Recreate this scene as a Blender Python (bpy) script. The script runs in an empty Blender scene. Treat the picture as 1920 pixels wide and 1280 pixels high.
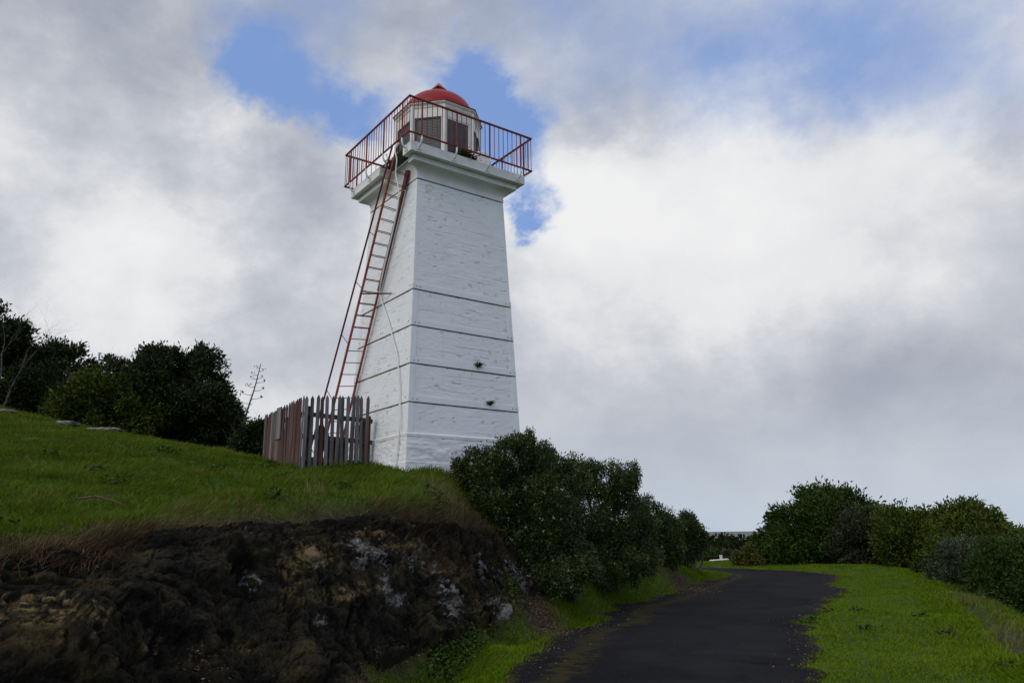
import bpy, math, random
import numpy as np
from mathutils import Matrix, Vector
random.seed(7); rng = np.random.default_rng(11)
sc = bpy.context.scene

# ------------------------------------------------------------------ camera, sky, sun, exposure
F = 1438.95                      # focal length in pixels of a 1920-wide frame
PITCH = math.atan(360 / F); ROLL = -0.0119
cam = bpy.data.objects.new("camera", bpy.data.cameras.new("camera"))
sc.collection.objects.link(cam); sc.camera = cam
cam.data.sensor_width = 36; cam.data.lens = F / 1920 * 36
cam.data.clip_start = 0.05; cam.data.clip_end = 40000
cam.matrix_world = Matrix.Rotation(math.pi / 2 + PITCH, 4, 'X') @ Matrix.Rotation(ROLL, 4, 'Z')

def ray(px, py):
    a, b = px - 960, py - 640; c, s = math.cos(ROLL), math.sin(ROLL)
    qx, qy = a * c + b * s, -a * s + b * c
    x, u = qx / F, -qy / F
    return np.array([x, math.cos(PITCH) - u * math.sin(PITCH), math.sin(PITCH) + u * math.cos(PITCH)])
def atY(px, py, Y): r = ray(px, py); return r * Y / r[1]
def atZ(px, py, Z): r = ray(px, py); return r * Z / r[2]
def proj(P):
    P = np.asarray(P, float); x, y, z = P[..., 0], P[..., 1], P[..., 2]
    d = y * math.cos(PITCH) + z * math.sin(PITCH); u = -y * math.sin(PITCH) + z * math.cos(PITCH)
    d = np.where(d > .05, d, .05); a, b = x / d * F, -u / d * F
    c, s = math.cos(ROLL), math.sin(ROLL)
    return 960 + a * c - b * s, 640 + a * s + b * c

SUN_EL, SUN_AZ = math.radians(38), math.radians(226)     # azimuth clockwise from +Y
sd = Vector((math.sin(SUN_AZ) * math.cos(SUN_EL), math.cos(SUN_AZ) * math.cos(SUN_EL), math.sin(SUN_EL)))
sun = bpy.data.objects.new("sun", bpy.data.lights.new("sun", 'SUN'))
sc.collection.objects.link(sun)
sun.data.energy = 1.15; sun.data.angle = math.radians(40); sun.data.color = (1, .92, .80)
sun.rotation_euler = sd.to_track_quat('Z', 'Y').to_euler()
sc.view_settings.view_transform = 'Standard'; sc.view_settings.look = 'None'
sc.view_settings.exposure = 0; sc.view_settings.gamma = 1; sc.view_settings.use_curve_mapping = False

world = bpy.data.worlds.new("World"); sc.world = world; world.use_nodes = True
class N:
    """thin wrapper that makes node wiring short"""
    def __init__(s, nt): s.nt = nt; s.L = nt.links
    def new(s, t, **kw):
        n = s.nt.nodes.new(t)
        for k, v in kw.items(): setattr(n, k, v)
        return n
    def put(s, sock, v):
        if isinstance(v, bpy.types.NodeSocket): s.L.new(v, sock)
        elif v is not None: sock.default_value = v
    def math(s, op, a, b=None, c=None, clamp=False):
        n = s.new('ShaderNodeMath', operation=op, use_clamp=clamp)
        s.put(n.inputs[0], a); s.put(n.inputs[1], b); s.put(n.inputs[2], c); return n.outputs[0]
    def vec(s, op, a, b=None, scale=None):
        n = s.new('ShaderNodeVectorMath', operation=op); s.put(n.inputs[0], a); s.put(n.inputs[1], b)
        if scale is not None: s.put(n.inputs['Scale'], scale)
        return n.outputs['Value'] if op in ('DISTANCE', 'DOT_PRODUCT', 'LENGTH') else n.outputs[0]
    def noise(s, v, scale, detail=5, rough=.55, dist=0, lac=2.0):
        n = s.new('ShaderNodeTexNoise'); s.put(n.inputs['Vector'], v); n.inputs['Scale'].default_value = scale
        n.inputs['Detail'].default_value = detail; n.inputs['Roughness'].default_value = rough
        n.inputs['Distortion'].default_value = dist; n.inputs['Lacunarity'].default_value = lac
        return n.outputs['Fac'], n.outputs['Color']
    def mr(s, v, a, b, c=0.0, d=1.0, smooth=True):
        n = s.new('ShaderNodeMapRange', interpolation_type='SMOOTHSTEP' if smooth else 'LINEAR')
        for i, x in enumerate((v, a, b, c, d)): s.put(n.inputs[i], x)
        return n.outputs[0]
    def mix(s, f, a, b, typ='MIX'):
        n = s.new('ShaderNodeMix', data_type='RGBA', blend_type=typ); s.put(n.inputs[0], f)
        for k, x in ((6, a), (7, b)):
            if isinstance(x, tuple): x = (*x[:3], 1)
            s.put(n.inputs[k], x)
        return n.outputs[2]
    def ramp(s, f, stops):
        n = s.new('ShaderNodeValToRGB'); s.put(n.inputs[0], f); e = n.color_ramp.elements
        while len(e) < len(stops): e.new(.5)
        for k, (p, c) in zip(e, stops): k.position = p; k.color = (*c, 1)
        return n.outputs[0]
    def attr(s, name):
        n = s.new('ShaderNodeAttribute', attribute_name=name); return n

w = N(world.node_tree); bg = world.node_tree.nodes['Background']
tc = w.new('ShaderNodeTexCoord'); D = tc.outputs['Generated']
sky = w.new('ShaderNodeTexSky', sky_type='NISHITA', sun_disc=False, sun_elevation=SUN_EL, sun_rotation=SUN_AZ)
sky.air_density = 1.0; sky.dust_density = .8; sky.ozone_density = 1.5
sx = w.new('ShaderNodeSeparateXYZ'); w.L.new(D, sx.inputs[0])
zc = w.math('MAXIMUM', sx.outputs[2], 0.0)
CP = w.vec('MULTIPLY', D, (1.0, 1.0, 1.35))
_, wc0 = w.noise(CP, 1.6, 3, .5)
CPW = w.vec('ADD', CP, w.vec('SCALE', w.vec('SUBTRACT', wc0, (.5, .5, .5)), scale=.12))
n1, _ = w.noise(CPW, 3.6, 10, .60)
_, wc = w.noise(CPW, 5.5, 6, .62)
DW = w.vec('ADD', D, w.vec('SCALE', w.vec('SUBTRACT', wc, (.5, .5, .5)), scale=.22))
def blobs(lst, src=DW):
    tot = None
    for px, py, r, amp, sxr in lst:
        d = ray(px, py); d = d / np.linalg.norm(d)
        df = w.vec('MULTIPLY', w.vec('SUBTRACT', src, tuple(float(q) for q in d)), (1 / sxr, 1 / sxr, 1.0))
        o = w.mr(w.vec('LENGTH', df), 0.0, r / F, amp, 0.0); tot = o if tot is None else w.math('ADD', tot, o)
    return tot
# blue showing between the clouds: (px, py, radius, strength, stretch)
blue = blobs([(450, 130, 110, .50, 1.7), (610, 185, 95, .52, 1.7), (700, 170, 80, .3, 1.5), (880, 150, 120, .66, 1.1), (945, 215, 120, .72, 1.1),
              (1005, 370, 150, 1.0, .8), (975, 430, 110, .9, .7), (520, 60, 200, .22, 1.6), (700, 40, 260, .14, 1.8), (1300, 40, 360, .24, 2.0), (1500, 160, 330, .22, 1.5), (1750, 60, 330, .16, 1.6), (1700, 900, 300, .12, 3),
              (1600, 900, 330, .10, 3.0), (960, 600, 1900, -.36, 1.4),
              (250, 350, 330, -.30, 1.5), (1250, 430, 330, -.35, 1.5), (300, 600, 420, -.35, 1.6), (1500, 650, 380, -.40, 2), (450, 90, 60, .25, 1.2), (120, 80, 300, -.35, 1.2)])
covr = w.mr(w.math('SUBTRACT', n1, blue), .10, .78)
n2, _ = w.noise(w.vec('ADD', CPW, (4.3, 1.7, 2.2)), 4.2, 10, .60)
n3, _ = w.noise(w.vec('ADD', CP, (9.3, 5.7, 1.2)), 1.3, 2, .5)
brt = blobs([(1200, 350, 420, .30, 1.4), (1080, 350, 170, .22, 1), (1400, 500, 300, .16, 1.6), (1650, 330, 330, .10, 1.2), (380, 220, 150, .26, 1.0), (130, 470, 380, .10, 1.4), (420, 480, 260, .10, 1.3), (620, 240, 130, .14, 1.5), (1080, 560, 220, .10, 1),
             (150, 60, 340, -.24, 1.7), (580, 350, 190, -.34, 1.1), (60, 330, 160, .08, 1), (300, 330, 120, -.10, 1), (230, 500, 160, .12, 1.3), (1150, 195, 120, -.22, 1.6), (1600, 800, 300, -.20, 2.6), (1800, 660, 300, -.10, 1.6), (1250, 780, 240, -.06, 2),
             (1910, 240, 120, -.22, .8), (860, 40, 260, -.16, 1.8), (560, 40, 220, -.12, 1.5), (1350, 120, 300, -.08, 1.6), (700, 620, 330, -.12, 2.0)])
right = blobs([(1450, 560, 700, .75, 1.8)], D)           # the cloud bank on the right is smooth, the left side puffy
nn = w.math('ADD', w.math('MULTIPLY', w.math('SUBTRACT', n2, .5), w.math('SUBTRACT', 1.5, right)), .53)
bright = w.math('ADD', w.math('ADD', nn, w.mr(n3, .3, .7, -.07, .07, False)), brt)
ccol = w.ramp(bright, [(0.0, (.30, .335, .41)), (.25, (.42, .45, .52)), (.48, (.57, .59, .64)), (.70, (.77, .78, .80)), (.95, (.87, .872, .88))])
ccol = w.mix(w.math('MULTIPLY', w.mr(zc, .0, .20, 1.0, 0.0), .85), ccol, (.53, .60, .68))
skyc = w.vec('SCALE', sky.outputs[0], scale=0.12)
skyc = w.mix(.7, skyc, (.24, .39, .78))
w.L.new(w.mix(covr, skyc, ccol), bg.inputs[0]); bg.inputs[1].default_value = 1.0

# ------------------------------------------------------------------ helpers
def link(o, parent=None):
    sc.collection.objects.link(o)
    if parent is not None: o.parent = parent
    return o
def tag(o, label=None, cat=None, group=None, kind=None):
    if label: o['label'] = label
    if cat: o['category'] = cat
    if group: o['group'] = group
    if kind: o['kind'] = kind
    return o
def empty(name, loc=(0, 0, 0), rz=0, parent=None):
    o = bpy.data.objects.new(name, None); o.empty_display_size = .2
    o.location = loc; o.rotation_euler = (0, 0, rz); return link(o, parent)
def make_mesh(name, V, faces, mat, smooth=False, attrs=None):
    """faces: list of int arrays (n,k)"""
    me = bpy.data.meshes.new(name); V = np.asarray(V, np.float32)
    me.vertices.add(len(V)); me.vertices.foreach_set('co', V.ravel())
    fl = [np.asarray(f, np.int32) for f in faces if len(f)]
    tot = np.concatenate([np.full(len(f), f.shape[1], np.int32) for f in fl])
    idx = np.concatenate([f.ravel() for f in fl]); st = np.concatenate([[0], np.cumsum(tot)[:-1]]).astype(np.int32)
    me.loops.add(len(idx)); me.loops.foreach_set('vertex_index', idx)
    me.polygons.add(len(tot)); me.polygons.foreach_set('loop_start', st)
    me.polygons.foreach_set('use_smooth', np.full(len(tot), smooth))
    for k, a in (attrs or {}).items():
        at = me.attributes.new(k, 'FLOAT', 'POINT'); at.data.foreach_set('value', np.asarray(a, np.float32))
    me.update(calc_edges=True); me.validate()
    if mat: me.materials.append(mat)
    return me
def mobj(name, me, parent=None): return link(bpy.data.objects.new(name, me), parent)

class MB:
    def __init__(s): s.v = []; s.f = []; s.n = 0
    def add(s, V, Fs):
        s.v.extend([tuple(p) for p in V]); s.f.extend([tuple(i + s.n for i in f) for f in Fs]); s.n += len(V); return s
    def box(s, x0, x1, y0, y1, z0, z1, M=None):
        V = [Vector(p) for p in ((x0, y0, z0), (x1, y0, z0), (x1, y1, z0), (x0, y1, z0), (x0, y0, z1), (x1, y0, z1), (x1, y1, z1), (x0, y1, z1))]
        if M is not None: V = [M @ p for p in V]
        return s.add(V, [(0, 3, 2, 1), (4, 5, 6, 7), (0, 1, 5, 4), (1, 2, 6, 5), (2, 3, 7, 6), (3, 0, 4, 7)])
    def tube(s, pts, r, n=8, caps=True):
        pts = [Vector(p) for p in pts]; R = r if hasattr(r, '__len__') else [r] * len(pts)
        t0 = (pts[1] - pts[0]).normalized(); up = Vector((0, 0, 1)) if abs(t0.z) < .9 else Vector((1, 0, 0))
        a = t0.cross(up).normalized(); V = []; Fs = []
        for i, p in enumerate(pts):
            t = (pts[min(i + 1, len(pts) - 1)] - pts[max(i - 1, 0)]).normalized()
            a = (a - t * a.dot(t)).normalized(); b = t.cross(a)
            for k in range(n):
                q = 2 * math.pi * k / n; V.append(p + (a * math.cos(q) + b * math.sin(q)) * R[i])
        for i in range(len(pts) - 1):
            for k in range(n):
                Fs.append((i * n + k, i * n + (k + 1) % n, (i + 1) * n + (k + 1) % n, (i + 1) * n + k))
        if caps: Fs += [tuple(reversed(range(n))), tuple(range((len(pts) - 1) * n, len(pts) * n))]
        return s.add(V, Fs)
    def lathe(s, prof, n=32, cx=0, cy=0, ph=0, capb=True, capt=True):
        V = []; Fs = []
        for r, z in prof:
            for k in range(n):
                q = ph + 2 * math.pi * k / n; V.append((cx + r * math.cos(q), cy + r * math.sin(q), z))
        for i in range(len(prof) - 1):
            for k in range(n): Fs.append((i * n + k, i * n + (k + 1) % n, (i + 1) * n + (k + 1) % n, (i + 1) * n + k))
        if capb: Fs.append(tuple(reversed(range(n))))
        if capt: Fs.append(tuple(range((len(prof) - 1) * n, len(prof) * n)))
        return s.add(V, Fs)
    def mesh(s, name, mat, smooth=False, bevel=0):
        me = bpy.data.meshes.new(name); me.from_pydata(s.v, [], s.f); me.validate()
        if smooth: me.polygons.foreach_set('use_smooth', [True] * len(me.polygons))
        me.materials.append(mat)
        if bevel:
            import bmesh
            bm = bmesh.new(); bm.from_mesh(me)
            bmesh.ops.bevel(bm, geom=bm.edges[:], offset=bevel, segments=1, affect='EDGES'); bm.to_mesh(me); bm.free()
        return me
    def build(s, name, mat, parent=None, smooth=False, bevel=0):
        return mobj(name, s.mesh(name, mat, smooth, bevel), parent)

# vectorised value noise, fbm and voronoi
def h3(i, j, k, s=0):
    n = (i.astype(np.int64) * 374761393 + j.astype(np.int64) * 668265263 + k.astype(np.int64) * 2147483647 + s * 1274126177) & 0xffffffff
    n = ((n ^ (n >> 13)) * 1274126177) & 0xffffffff; n = ((n ^ (n >> 16)) * 2246822519) & 0xffffffff
    return ((n ^ (n >> 15)) & 0xffffff) / float(0xffffff)
def vnoise(P, s=0):
    P = np.asarray(P, float); I = np.floor(P).astype(np.int64); f = P - I; f = f * f * f * (f * (f * 6 - 15) + 10)
    o = 0
    for a in (0, 1):
        for b in (0, 1):
            for c in (0, 1):
                wt = (f[:, 0] if a else 1 - f[:, 0]) * (f[:, 1] if b else 1 - f[:, 1]) * (f[:, 2] if c else 1 - f[:, 2])
                o = o + wt * h3(I[:, 0] + a, I[:, 1] + b, I[:, 2] + c, s)
    return o * 2 - 1
def fbm(P, octv=4, s=0, gain=.5):
    P = np.asarray(P, float); o = 0; a = 1; t = 0
    for k in range(octv): o = o + a * vnoise(P * 2 ** k + 17.3 * k, s + k); t += a; a *= gain
    return o / t
def voro(P, s=0):
    P = np.asarray(P, float); I = np.floor(P).astype(np.int64); f1 = np.full(len(P), 9.); f2 = f1.copy(); idv = np.zeros(len(P))
    for a in (-1, 0, 1):
        for b in (-1, 0, 1):
            for c in (-1, 0, 1):
                J = I + (a, b, c); q = np.stack([h3(J[:, 0], J[:, 1], J[:, 2], s + m) for m in (1, 2, 3)], 1) + J
                d = np.linalg.norm(P - q, axis=1); new = d < f1
                f2 = np.where(new, f1, np.minimum(f2, d)); idv = np.where(new, h3(J[:, 0], J[:, 1], J[:, 2], s + 9), idv); f1 = np.where(new, d, f1)
    return f1, f2, idv
def col3(x, y, z=None): return np.stack([x, y, np.zeros_like(x) if z is None else z], 1)

# ------------------------------------------------------------------ materials
def newmat(name):
    m = bpy.data.materials.new(name); m.use_nodes = True; n = N(m.node_tree)
    b = m.node_tree.nodes['Principled BSDF']; b.inputs['Specular IOR Level'].default_value = .12
    return m, n, b
def bump(n, b, h, strength=.4, dist=.01):
    k = n.new('ShaderNodeBump'); k.inputs['Strength'].default_value = strength; k.inputs['Distance'].default_value = dist
    n.L.new(h, k.inputs['Height']); n.L.new(k.outputs[0], b.inputs['Normal'])
def simple(name, c1, c2, scale=4, rough=.6, bs=.2, bd=.005, stretch=(1, 1, 1), metal=0, lo=.35, hi=.65, spec=.3, objvar=0):
    m, n, b = newmat(name); t = n.new('ShaderNodeTexCoord')
    v = n.vec('MULTIPLY', t.outputs['Object'], stretch)
    if objvar:
        oi = n.new('ShaderNodeObjectInfo'); v = n.vec('ADD', v, n.vec('SCALE', (7.1, 3.3, 9.7), scale=oi.outputs['Random']))
    f, _ = n.noise(v, scale, 6, .6)
    c = n.mix(n.mr(f, lo, hi), c1, c2)
    if objvar:
        g = n.mr(oi.outputs['Random'], 0, 1, 1 - objvar, 1 + objvar, False); c = n.vec('SCALE', c, scale=g)
    n.L.new(c, b.inputs['Base Color']); b.inputs['Roughness'].default_value = rough; b.inputs['Metallic'].default_value = metal
    b.inputs['Specular IOR Level'].default_value = spec
    f2, _ = n.noise(v, scale * 4, 5, .6); bump(n, b, f2, bs, bd)
    return m
def attrmat(name, a, b_, attr='tint', rough=.6, transl=0.0, spec=.2, c3=None):
    """colour runs from a to b_ (to c3) with a per-leaf / per-blade value"""
    m, n, b = newmat(name); t = n.attr(attr).outputs['Fac']
    st = [(0, a), (1, b_)] if c3 is None else [(0, a), (.5, b_), (1, c3)]
    c = n.ramp(t, st); n.L.new(c, b.inputs['Base Color']); b.inputs['Roughness'].default_value = rough
    b.inputs['Specular IOR Level'].default_value = spec
    if transl:
        tr = n.new('ShaderNodeBsdfTranslucent'); n.L.new(c, tr.inputs[0]); mx = n.new('ShaderNodeMixShader'); mx.inputs[0].default_value = transl
        n.L.new(b.outputs[0], mx.inputs[1]); n.L.new(tr.outputs[0], mx.inputs[2])
        n.L.new(mx.outputs[0], m.node_tree.nodes['Material Output'].inputs[0])
    return m

def wall_material():
    m, n, b = newmat('whitewashed_masonry'); t = n.new('ShaderNodeTexCoord'); P = t.outputs['Object']
    f, _ = n.noise(P, 1.1, 6, .6); c = n.mix(n.mr(f, .3, .7), (.84, .87, .89), (.80, .82, .83))
    st, _ = n.noise(n.vec('MULTIPLY', P, (3, 3, .35)), 2.2, 6, .65)       # run-off streaks
    c = n.mix(n.mr(st, .60, .85, 0, .4), c, (.50, .49, .43))
    ck = n.attr('crack').outputs['Fac']; c = n.mix(n.math('MULTIPLY', ck, .42), c, (.24, .25, .26))
    r, _ = n.noise(P, 7, 3, .5); r2, _ = n.noise(P, 1.3, 2, .5)
    c = n.mix(n.mr(n.math('MULTIPLY', r, r2), .37, .46, 0, .55), c, (.50, .40, .22))   # ochre stains
    n.L.new(c, b.inputs['Base Color']); b.inputs['Roughness'].default_value = .7
    f2, _ = n.noise(n.vec('MULTIPLY', P, (1, 1, 2.0)), 26, 6, .65); bump(n, b, f2, .25, .010)
    return m
M_WALL = wall_material()
M_WHITE = simple('white_paint', (.82, .82, .80), (.72, .72, .70), 3, .5, .25, .004)
M_CREAM = simple('cream_painted_panel', (.76, .75, .70), (.66, .64, .58), 3, .5, .2, .003)
M_BAND = simple('white_iron_strap', (.83, .85, .86), (.68, .66, .60), 2.2, .6, .2, .004, (1, 1, .5), lo=.52, hi=.85)
M_GAP = simple('rusty_joint_shade', (.03, .028, .025), (.10, .075, .05), 6, .8)  # rust tone and gap shade in one dark colour
M_RED = simple('red_rail_paint', (.23, .022, .018), (.16, .02, .016), 9, .42, .1)
M_DOME = simple('red_dome_paint', (.34, .012, .012), (.24, .012, .012), 2.5, .42, .15, .003, spec=.22)
M_RUST = simple('rust_red_ladder_paint', (.33, .085, .035), (.20, .035, .02), 12, .55, .3)
M_RUSTD = simple('dark_red_ladder_paint', (.17, .028, .02), (.09, .02, .016), 12, .55, .3)
M_PANE = simple('dark_grey_screen', (.055, .058, .06), (.085, .085, .088), 3, .35, .05, spec=.5)
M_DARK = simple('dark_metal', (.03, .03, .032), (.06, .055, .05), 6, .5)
M_WOOD = simple('weathered_grey_wood', (.17, .165, .17), (.085, .078, .078), 9, .8, .6, .006, (1, 1, .08), objvar=.35)
M_WOODR = simple('flaking_red_wood', (.085, .034, .027), (.11, .092, .086), 8, .8, .6, .006, (1, 1, .07), lo=.44, hi=.62, objvar=.35)
M_WOODB = simple('dark_brown_timber', (.05, .038, .03), (.09, .06, .05), 9, .8, .6, .006, (1, 1, .1), objvar=.3)
M_BARK = simple('grey_brown_bark', (.055, .046, .040), (.11, .095, .085), 6, .85, .6, .01)
M_TWIG = simple('dry_grey_twig', (.055, .048, .042), (.10, .088, .08), 6, .85, .3, .01)

# ------------------------------------------------------------------ terrain: heights from surveyed points
def colpts(px, lst): return [atY(px, py, Y) for py, Y in lst]
CP_ = []
COLS = {
 -260: [(1290, 4.0), (1140, 4.5), (1050, 5.0), (960, 6.6), (860, 11), (770, 16), (720, 22)],
 0:   [(1280, 4.6), (1180, 5.1), (1100, 5.7), (1050, 6.3), (980, 8), (900, 11), (830, 15), (770, 22)],
 200: [(1280, 5.3), (1200, 5.9), (1100, 6.8), (1020, 7.6), (960, 9.5), (900, 12), (850, 15.5), (812, 20)],
 400: [(1280, 6.6), (1200, 7.2), (1100, 8), (1040, 8.5), (990, 9.2), (930, 12), (880, 15), (846, 18.5)],
 550: [(1280, 7.9), (1200, 8.5), (1100, 9.2), (1000, 10), (985, 10.3), (930, 12.6), (890, 14.8), (866, 17)],
 620: [(1280, 8.9), (1150, 9.6), (1050, 10.2), (975, 10.9), (930, 12.6), (893, 14.6), (872, 16.2)],
 700: [(1240, 10.2), (1150, 10.6), (1050, 11.1), (968, 11.7), (920, 13.2), (892, 14.8), (878, 15.8)],
 850: [(1190, 11.6), (1100, 12.1), (1030, 12.6), (985, 12.9), (940, 13.8), (908, 14.7)],
 910: [(1165, 12.5), (1090, 13.0), (1030, 13.6), (990, 14.3), (950, 15.3)],
 1000: [(1112, 14.3), (1080, 14.8), (1050, 15.6), (1000, 17)],
}
for px, l in COLS.items(): CP_ += colpts(px, l)
TOE = np.array([(-3.5, -4, 0), (-3.4, 0, 0), (-3.15, 2.2, 0), (-2.95, 4.2, 0), (-2.75, 6, 0), (-2.5, 7.4, 0), *[atY(*q) for q in ((620, 1280, 8.9), (700, 1240, 10.2), (850, 1190, 11.6), (910, 1165, 12.5), (945, 1142, 13.4), (1000, 1112, 14.3), (1040, 1095, 15.0))]])[:, :2]
TOP = np.array([(-5.0, -4, 0), (-4.9, 0, 0), (-4.7, 2.5, 0), *[atY(*q) for q in ((-260, 1050, 5.0), (0, 1050, 6.3), (200, 1020, 7.6), (400, 990, 9.2), (550, 985, 10.3), (620, 975, 10.9), (700, 968, 11.7), (850, 985, 12.9), (905, 1010, 13.9), (945, 1055, 14.6), (1000, 1095, 15.1), (1040, 1085, 15.6))]])[:, :2]
TOEZ = [-1.6, -1.6, -1.6, -1.6, -1.6, -1.58]
for (x, y), z in zip(TOE[:6], TOEZ): CP_.append((x, y, z))
for (x, y), z in zip(TOP[:3], (-.1, -.05, 0.0)): CP_.append((x, y, z))
R_ = -1.6
RL = np.array([(-.9, -6), (-.75, 0), (-.5, 4), (-.15, 7.5)] + [tuple(atZ(x, y, R_)[:2]) for x, y in ((920, 1280), (990, 1246), (992, 1222), (1050, 1189), (1112, 1170), (1128, 1152), (1178, 1134), (1232, 1120), (1302, 1098), (1345, 1084))] + [(8.1, 30), (7.4, 32.5), (4.5, 36), (0, 39), (-6, 40)])
RR = np.array([(3.6, -6), (3.6, 0), (3.7, 4), (3.85, 7.5)] + [tuple(atZ(x, y, R_)[:2]) for x, y in ((1555, 1280), (1548, 1230), (1528, 1190), (1530, 1150), (1572, 1122), (1588, 1106), (1560, 1092))] + [(11.5, 28.5), (11.3, 32), (9.5, 35.5), (6, 38.5), (1, 41.5), (-6, 43)])
for P_ in (RL, RR):
    for x, y in P_: CP_.append((x, y, R_))
for q in ((-1.2, 8.5, -1.56), (-.1, 11, -1.5), (3, 25, .1), (0, 20, 1.0), (0.4, 17, .6), (1.6, 19.5, .2), (5, 31, -.9)): CP_.append(q)
for q in ((1040, 1160, 14.0), (1040, 1120, 15.2), (1100, 1140, 16.2), (1100, 1100, 17.2), (1180, 1112, 19.2), (1180, 1085, 20.2), (1240, 1092, 21.8), (1240, 1066, 23.2), (1240, 1046, 24.2), (1300, 1082, 25.8), (1295, 1066, 27)): CP_.append(tuple(atY(*q)))
# hill behind and around the tower
for q in ((-3, 17, 1.36), (-2, 19.5, 1.3), (-4.6, 18.5, 1.55), (-6, 18.5, 1.75), (-4, 24, 1.3), (0, 27, .4), (-10, 27, 2.6), (-18, 32, 3.2), (-26, 24, 4.2), (-34, 10, 4.0), (-14, 2, 1.4), (-12, -8, 1.2), (-9, 9, 1.35), (-30, 45, 2.5), (-12, 45, .2), (0, 36, -1.0), (-5, 33, .4)): CP_.append(q)
CP_ += [atY(150, 800, 21.5), atY(300, 829, 19.5)]
# right plateau edge, the gentle lower bank and the drop beyond it
EDGE = np.array([(6.1, -6), (6.0, 4)] + [tuple(atZ(x, y, R_)[:2]) for x, y in ((1920, 1252), (1862, 1196), (1802, 1140), (1760, 1092), (1730, 1074))] + [(16, 34), (13, 40), (6, 44), (-6, 46)])
for x, y in EDGE: CP_.append((x, y, R_))
for x, y in ((5.2, 9), (6.5, 12), (8.2, 16), (10, 21), (12, 25), (13.5, 30), (1, 5), (1.5, 10), (3.5, 14), (6.5, 20), (9, 27), (9, 33), (1, 0), (2, -4), (12, 36)): CP_.append((x, y, R_))
LOW = np.array([(8.0, -6), (8.4, 4), (9.6, 11)] + [tuple(atY(x, y, Y)[:2]) for x, y, Y in ((1920, 1166, 15.5), (1850, 1128, 19), (1790, 1100, 23), (1755, 1082, 27))])
CP_ += [(8.0, -6, -2.3), (8.4, 4, -2.3), (9.6, 11, -2.2)] + [tuple(atY(x, y, Y)) for x, y, Y in ((1920, 1166, 15.5), (1850, 1128, 19), (1790, 1100, 23), (1755, 1082, 27))]
CP_ += [tuple(atY(x, y, Y)) for x, y, Y in ((1920, 1215, 11.5), (1862, 1165, 14.5))]
for q in ((12.5, 11, -4.6), (13, 4, -4.8), (13.5, 16, -4.4), (16, 21, -4.4), (18.5, 27, -4.0), (21, 34, -4.2), (16, 45, -4.5), (28, 20, -7.5), (34, 36, -8), (30, 2, -8), (20, -8, -7), (24, 55, -8), (6, 54, -5), (-8, 56, -5), (-28, 66, -4), (50, 60, -10), (60, 10, -11), (0, 80, -9), (40, 90, -11)): CP_.append(q)
CPT = np.array(CP_, float)
def tps_fit(P, reg=.015):
    n = len(P); d = np.linalg.norm(P[:, None, :2] - P[None, :, :2], axis=2)
    K = np.where(d > 0, d ** 2 * np.log(np.maximum(d, 1e-9)), 0) + np.eye(n) * reg
    A = np.zeros((n + 3, n + 3)); A[:n, :n] = K; A[:n, n] = 1; A[:n, n + 1:] = P[:, :2]; A[n:, :n] = A[:n, n:].T
    return np.linalg.solve(A, np.r_[P[:, 2], 0, 0, 0])
TW = tps_fit(CPT)
def height(x, y):
    x = np.asarray(x, float); y = np.asarray(y, float); sh = x.shape; x = x.ravel(); y = y.ravel(); o = np.empty(len(x))
    for i in range(0, len(x), 20000):
        X, Y = x[i:i + 20000], y[i:i + 20000]
        d2 = (X[:, None] - CPT[None, :, 0]) ** 2 + (Y[:, None] - CPT[None, :, 1]) ** 2
        o[i:i + 20000] = (.5 * d2 * np.log(np.maximum(d2, 1e-12))) @ TW[:-3] + TW[-3] + TW[-2] * X + TW[-1] * Y
    r = np.hypot(x, y); f = np.clip((r - 55) / 50, 0, 1); f = f * f * (3 - 2 * f)
    far = -11.5 - np.clip((r - 300) / 200, 0, 1) * 8
    o = np.clip(o, -12, 7)
    return (o * (1 - f) + far * f).reshape(sh)
height_tps = height
def inpoly(x, y, poly):
    ins = np.zeros(len(x), bool); j = len(poly) - 1
    for i in range(len(poly)):
        xi, yi = poly[i]; xj, yj = poly[j]
        c = ((yi > y) != (yj > y)) & (x < (xj - xi) * (y - yi) / ((yj - yi) + 1e-12) + xi); ins ^= c; j = i
    return ins
def seg_dist(x, y, line):
    d = np.full(len(x), 1e9)
    for a, b in zip(line[:-1], line[1:]):
        v = b - a; t = np.clip(((x - a[0]) * v[0] + (y - a[1]) * v[1]) / (v @ v), 0, 1)
        d = np.minimum(d, np.hypot(x - a[0] - t * v[0], y - a[1] - t * v[1]))
    return d
def smoothline(L, k=8):
    """Catmull-Rom through the points"""
    L = np.asarray(L, float); Q = np.vstack([2 * L[0] - L[1], L, 2 * L[-1] - L[-2]]); out = []
    for i in range(1, len(Q) - 2):
        for t in np.linspace(0, 1, k, endpoint=False):
            p0, p1, p2, p3 = Q[i - 1:i + 3]
            out.append(.5 * (2 * p1 + (p2 - p0) * t + (2 * p0 - 5 * p1 + 4 * p2 - p3) * t * t + (3 * p1 - p0 - 3 * p2 + p3) * t ** 3))
    out.append(L[-1]); return np.array(out)
RLs, RRs, TOEs, TOPs = smoothline(RL), smoothline(RR), smoothline(TOE), smoothline(TOP)
def jag(L, amp, s):   # ragged edge
    t = np.gradient(L, axis=0); t /= np.linalg.norm(t, axis=1)[:, None] + 1e-9
    n = np.stack([-t[:, 1], t[:, 0]], 1); return L + n * (fbm(col3(L[:, 0] * 1.3, L[:, 1] * 1.3), 4, s) * amp)[:, None]
def resample(L, step):
    d = np.r_[0, np.cumsum(np.linalg.norm(np.diff(L, axis=0), axis=1))]; t = np.arange(0, d[-1], step)
    return np.stack([np.interp(t, d, L[:, 0]), np.interp(t, d, L[:, 1])], 1)
RLj = jag(resample(RLs, .12), .35, 3); RRj = jag(resample(RRs, .12), .42, 5)
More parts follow.
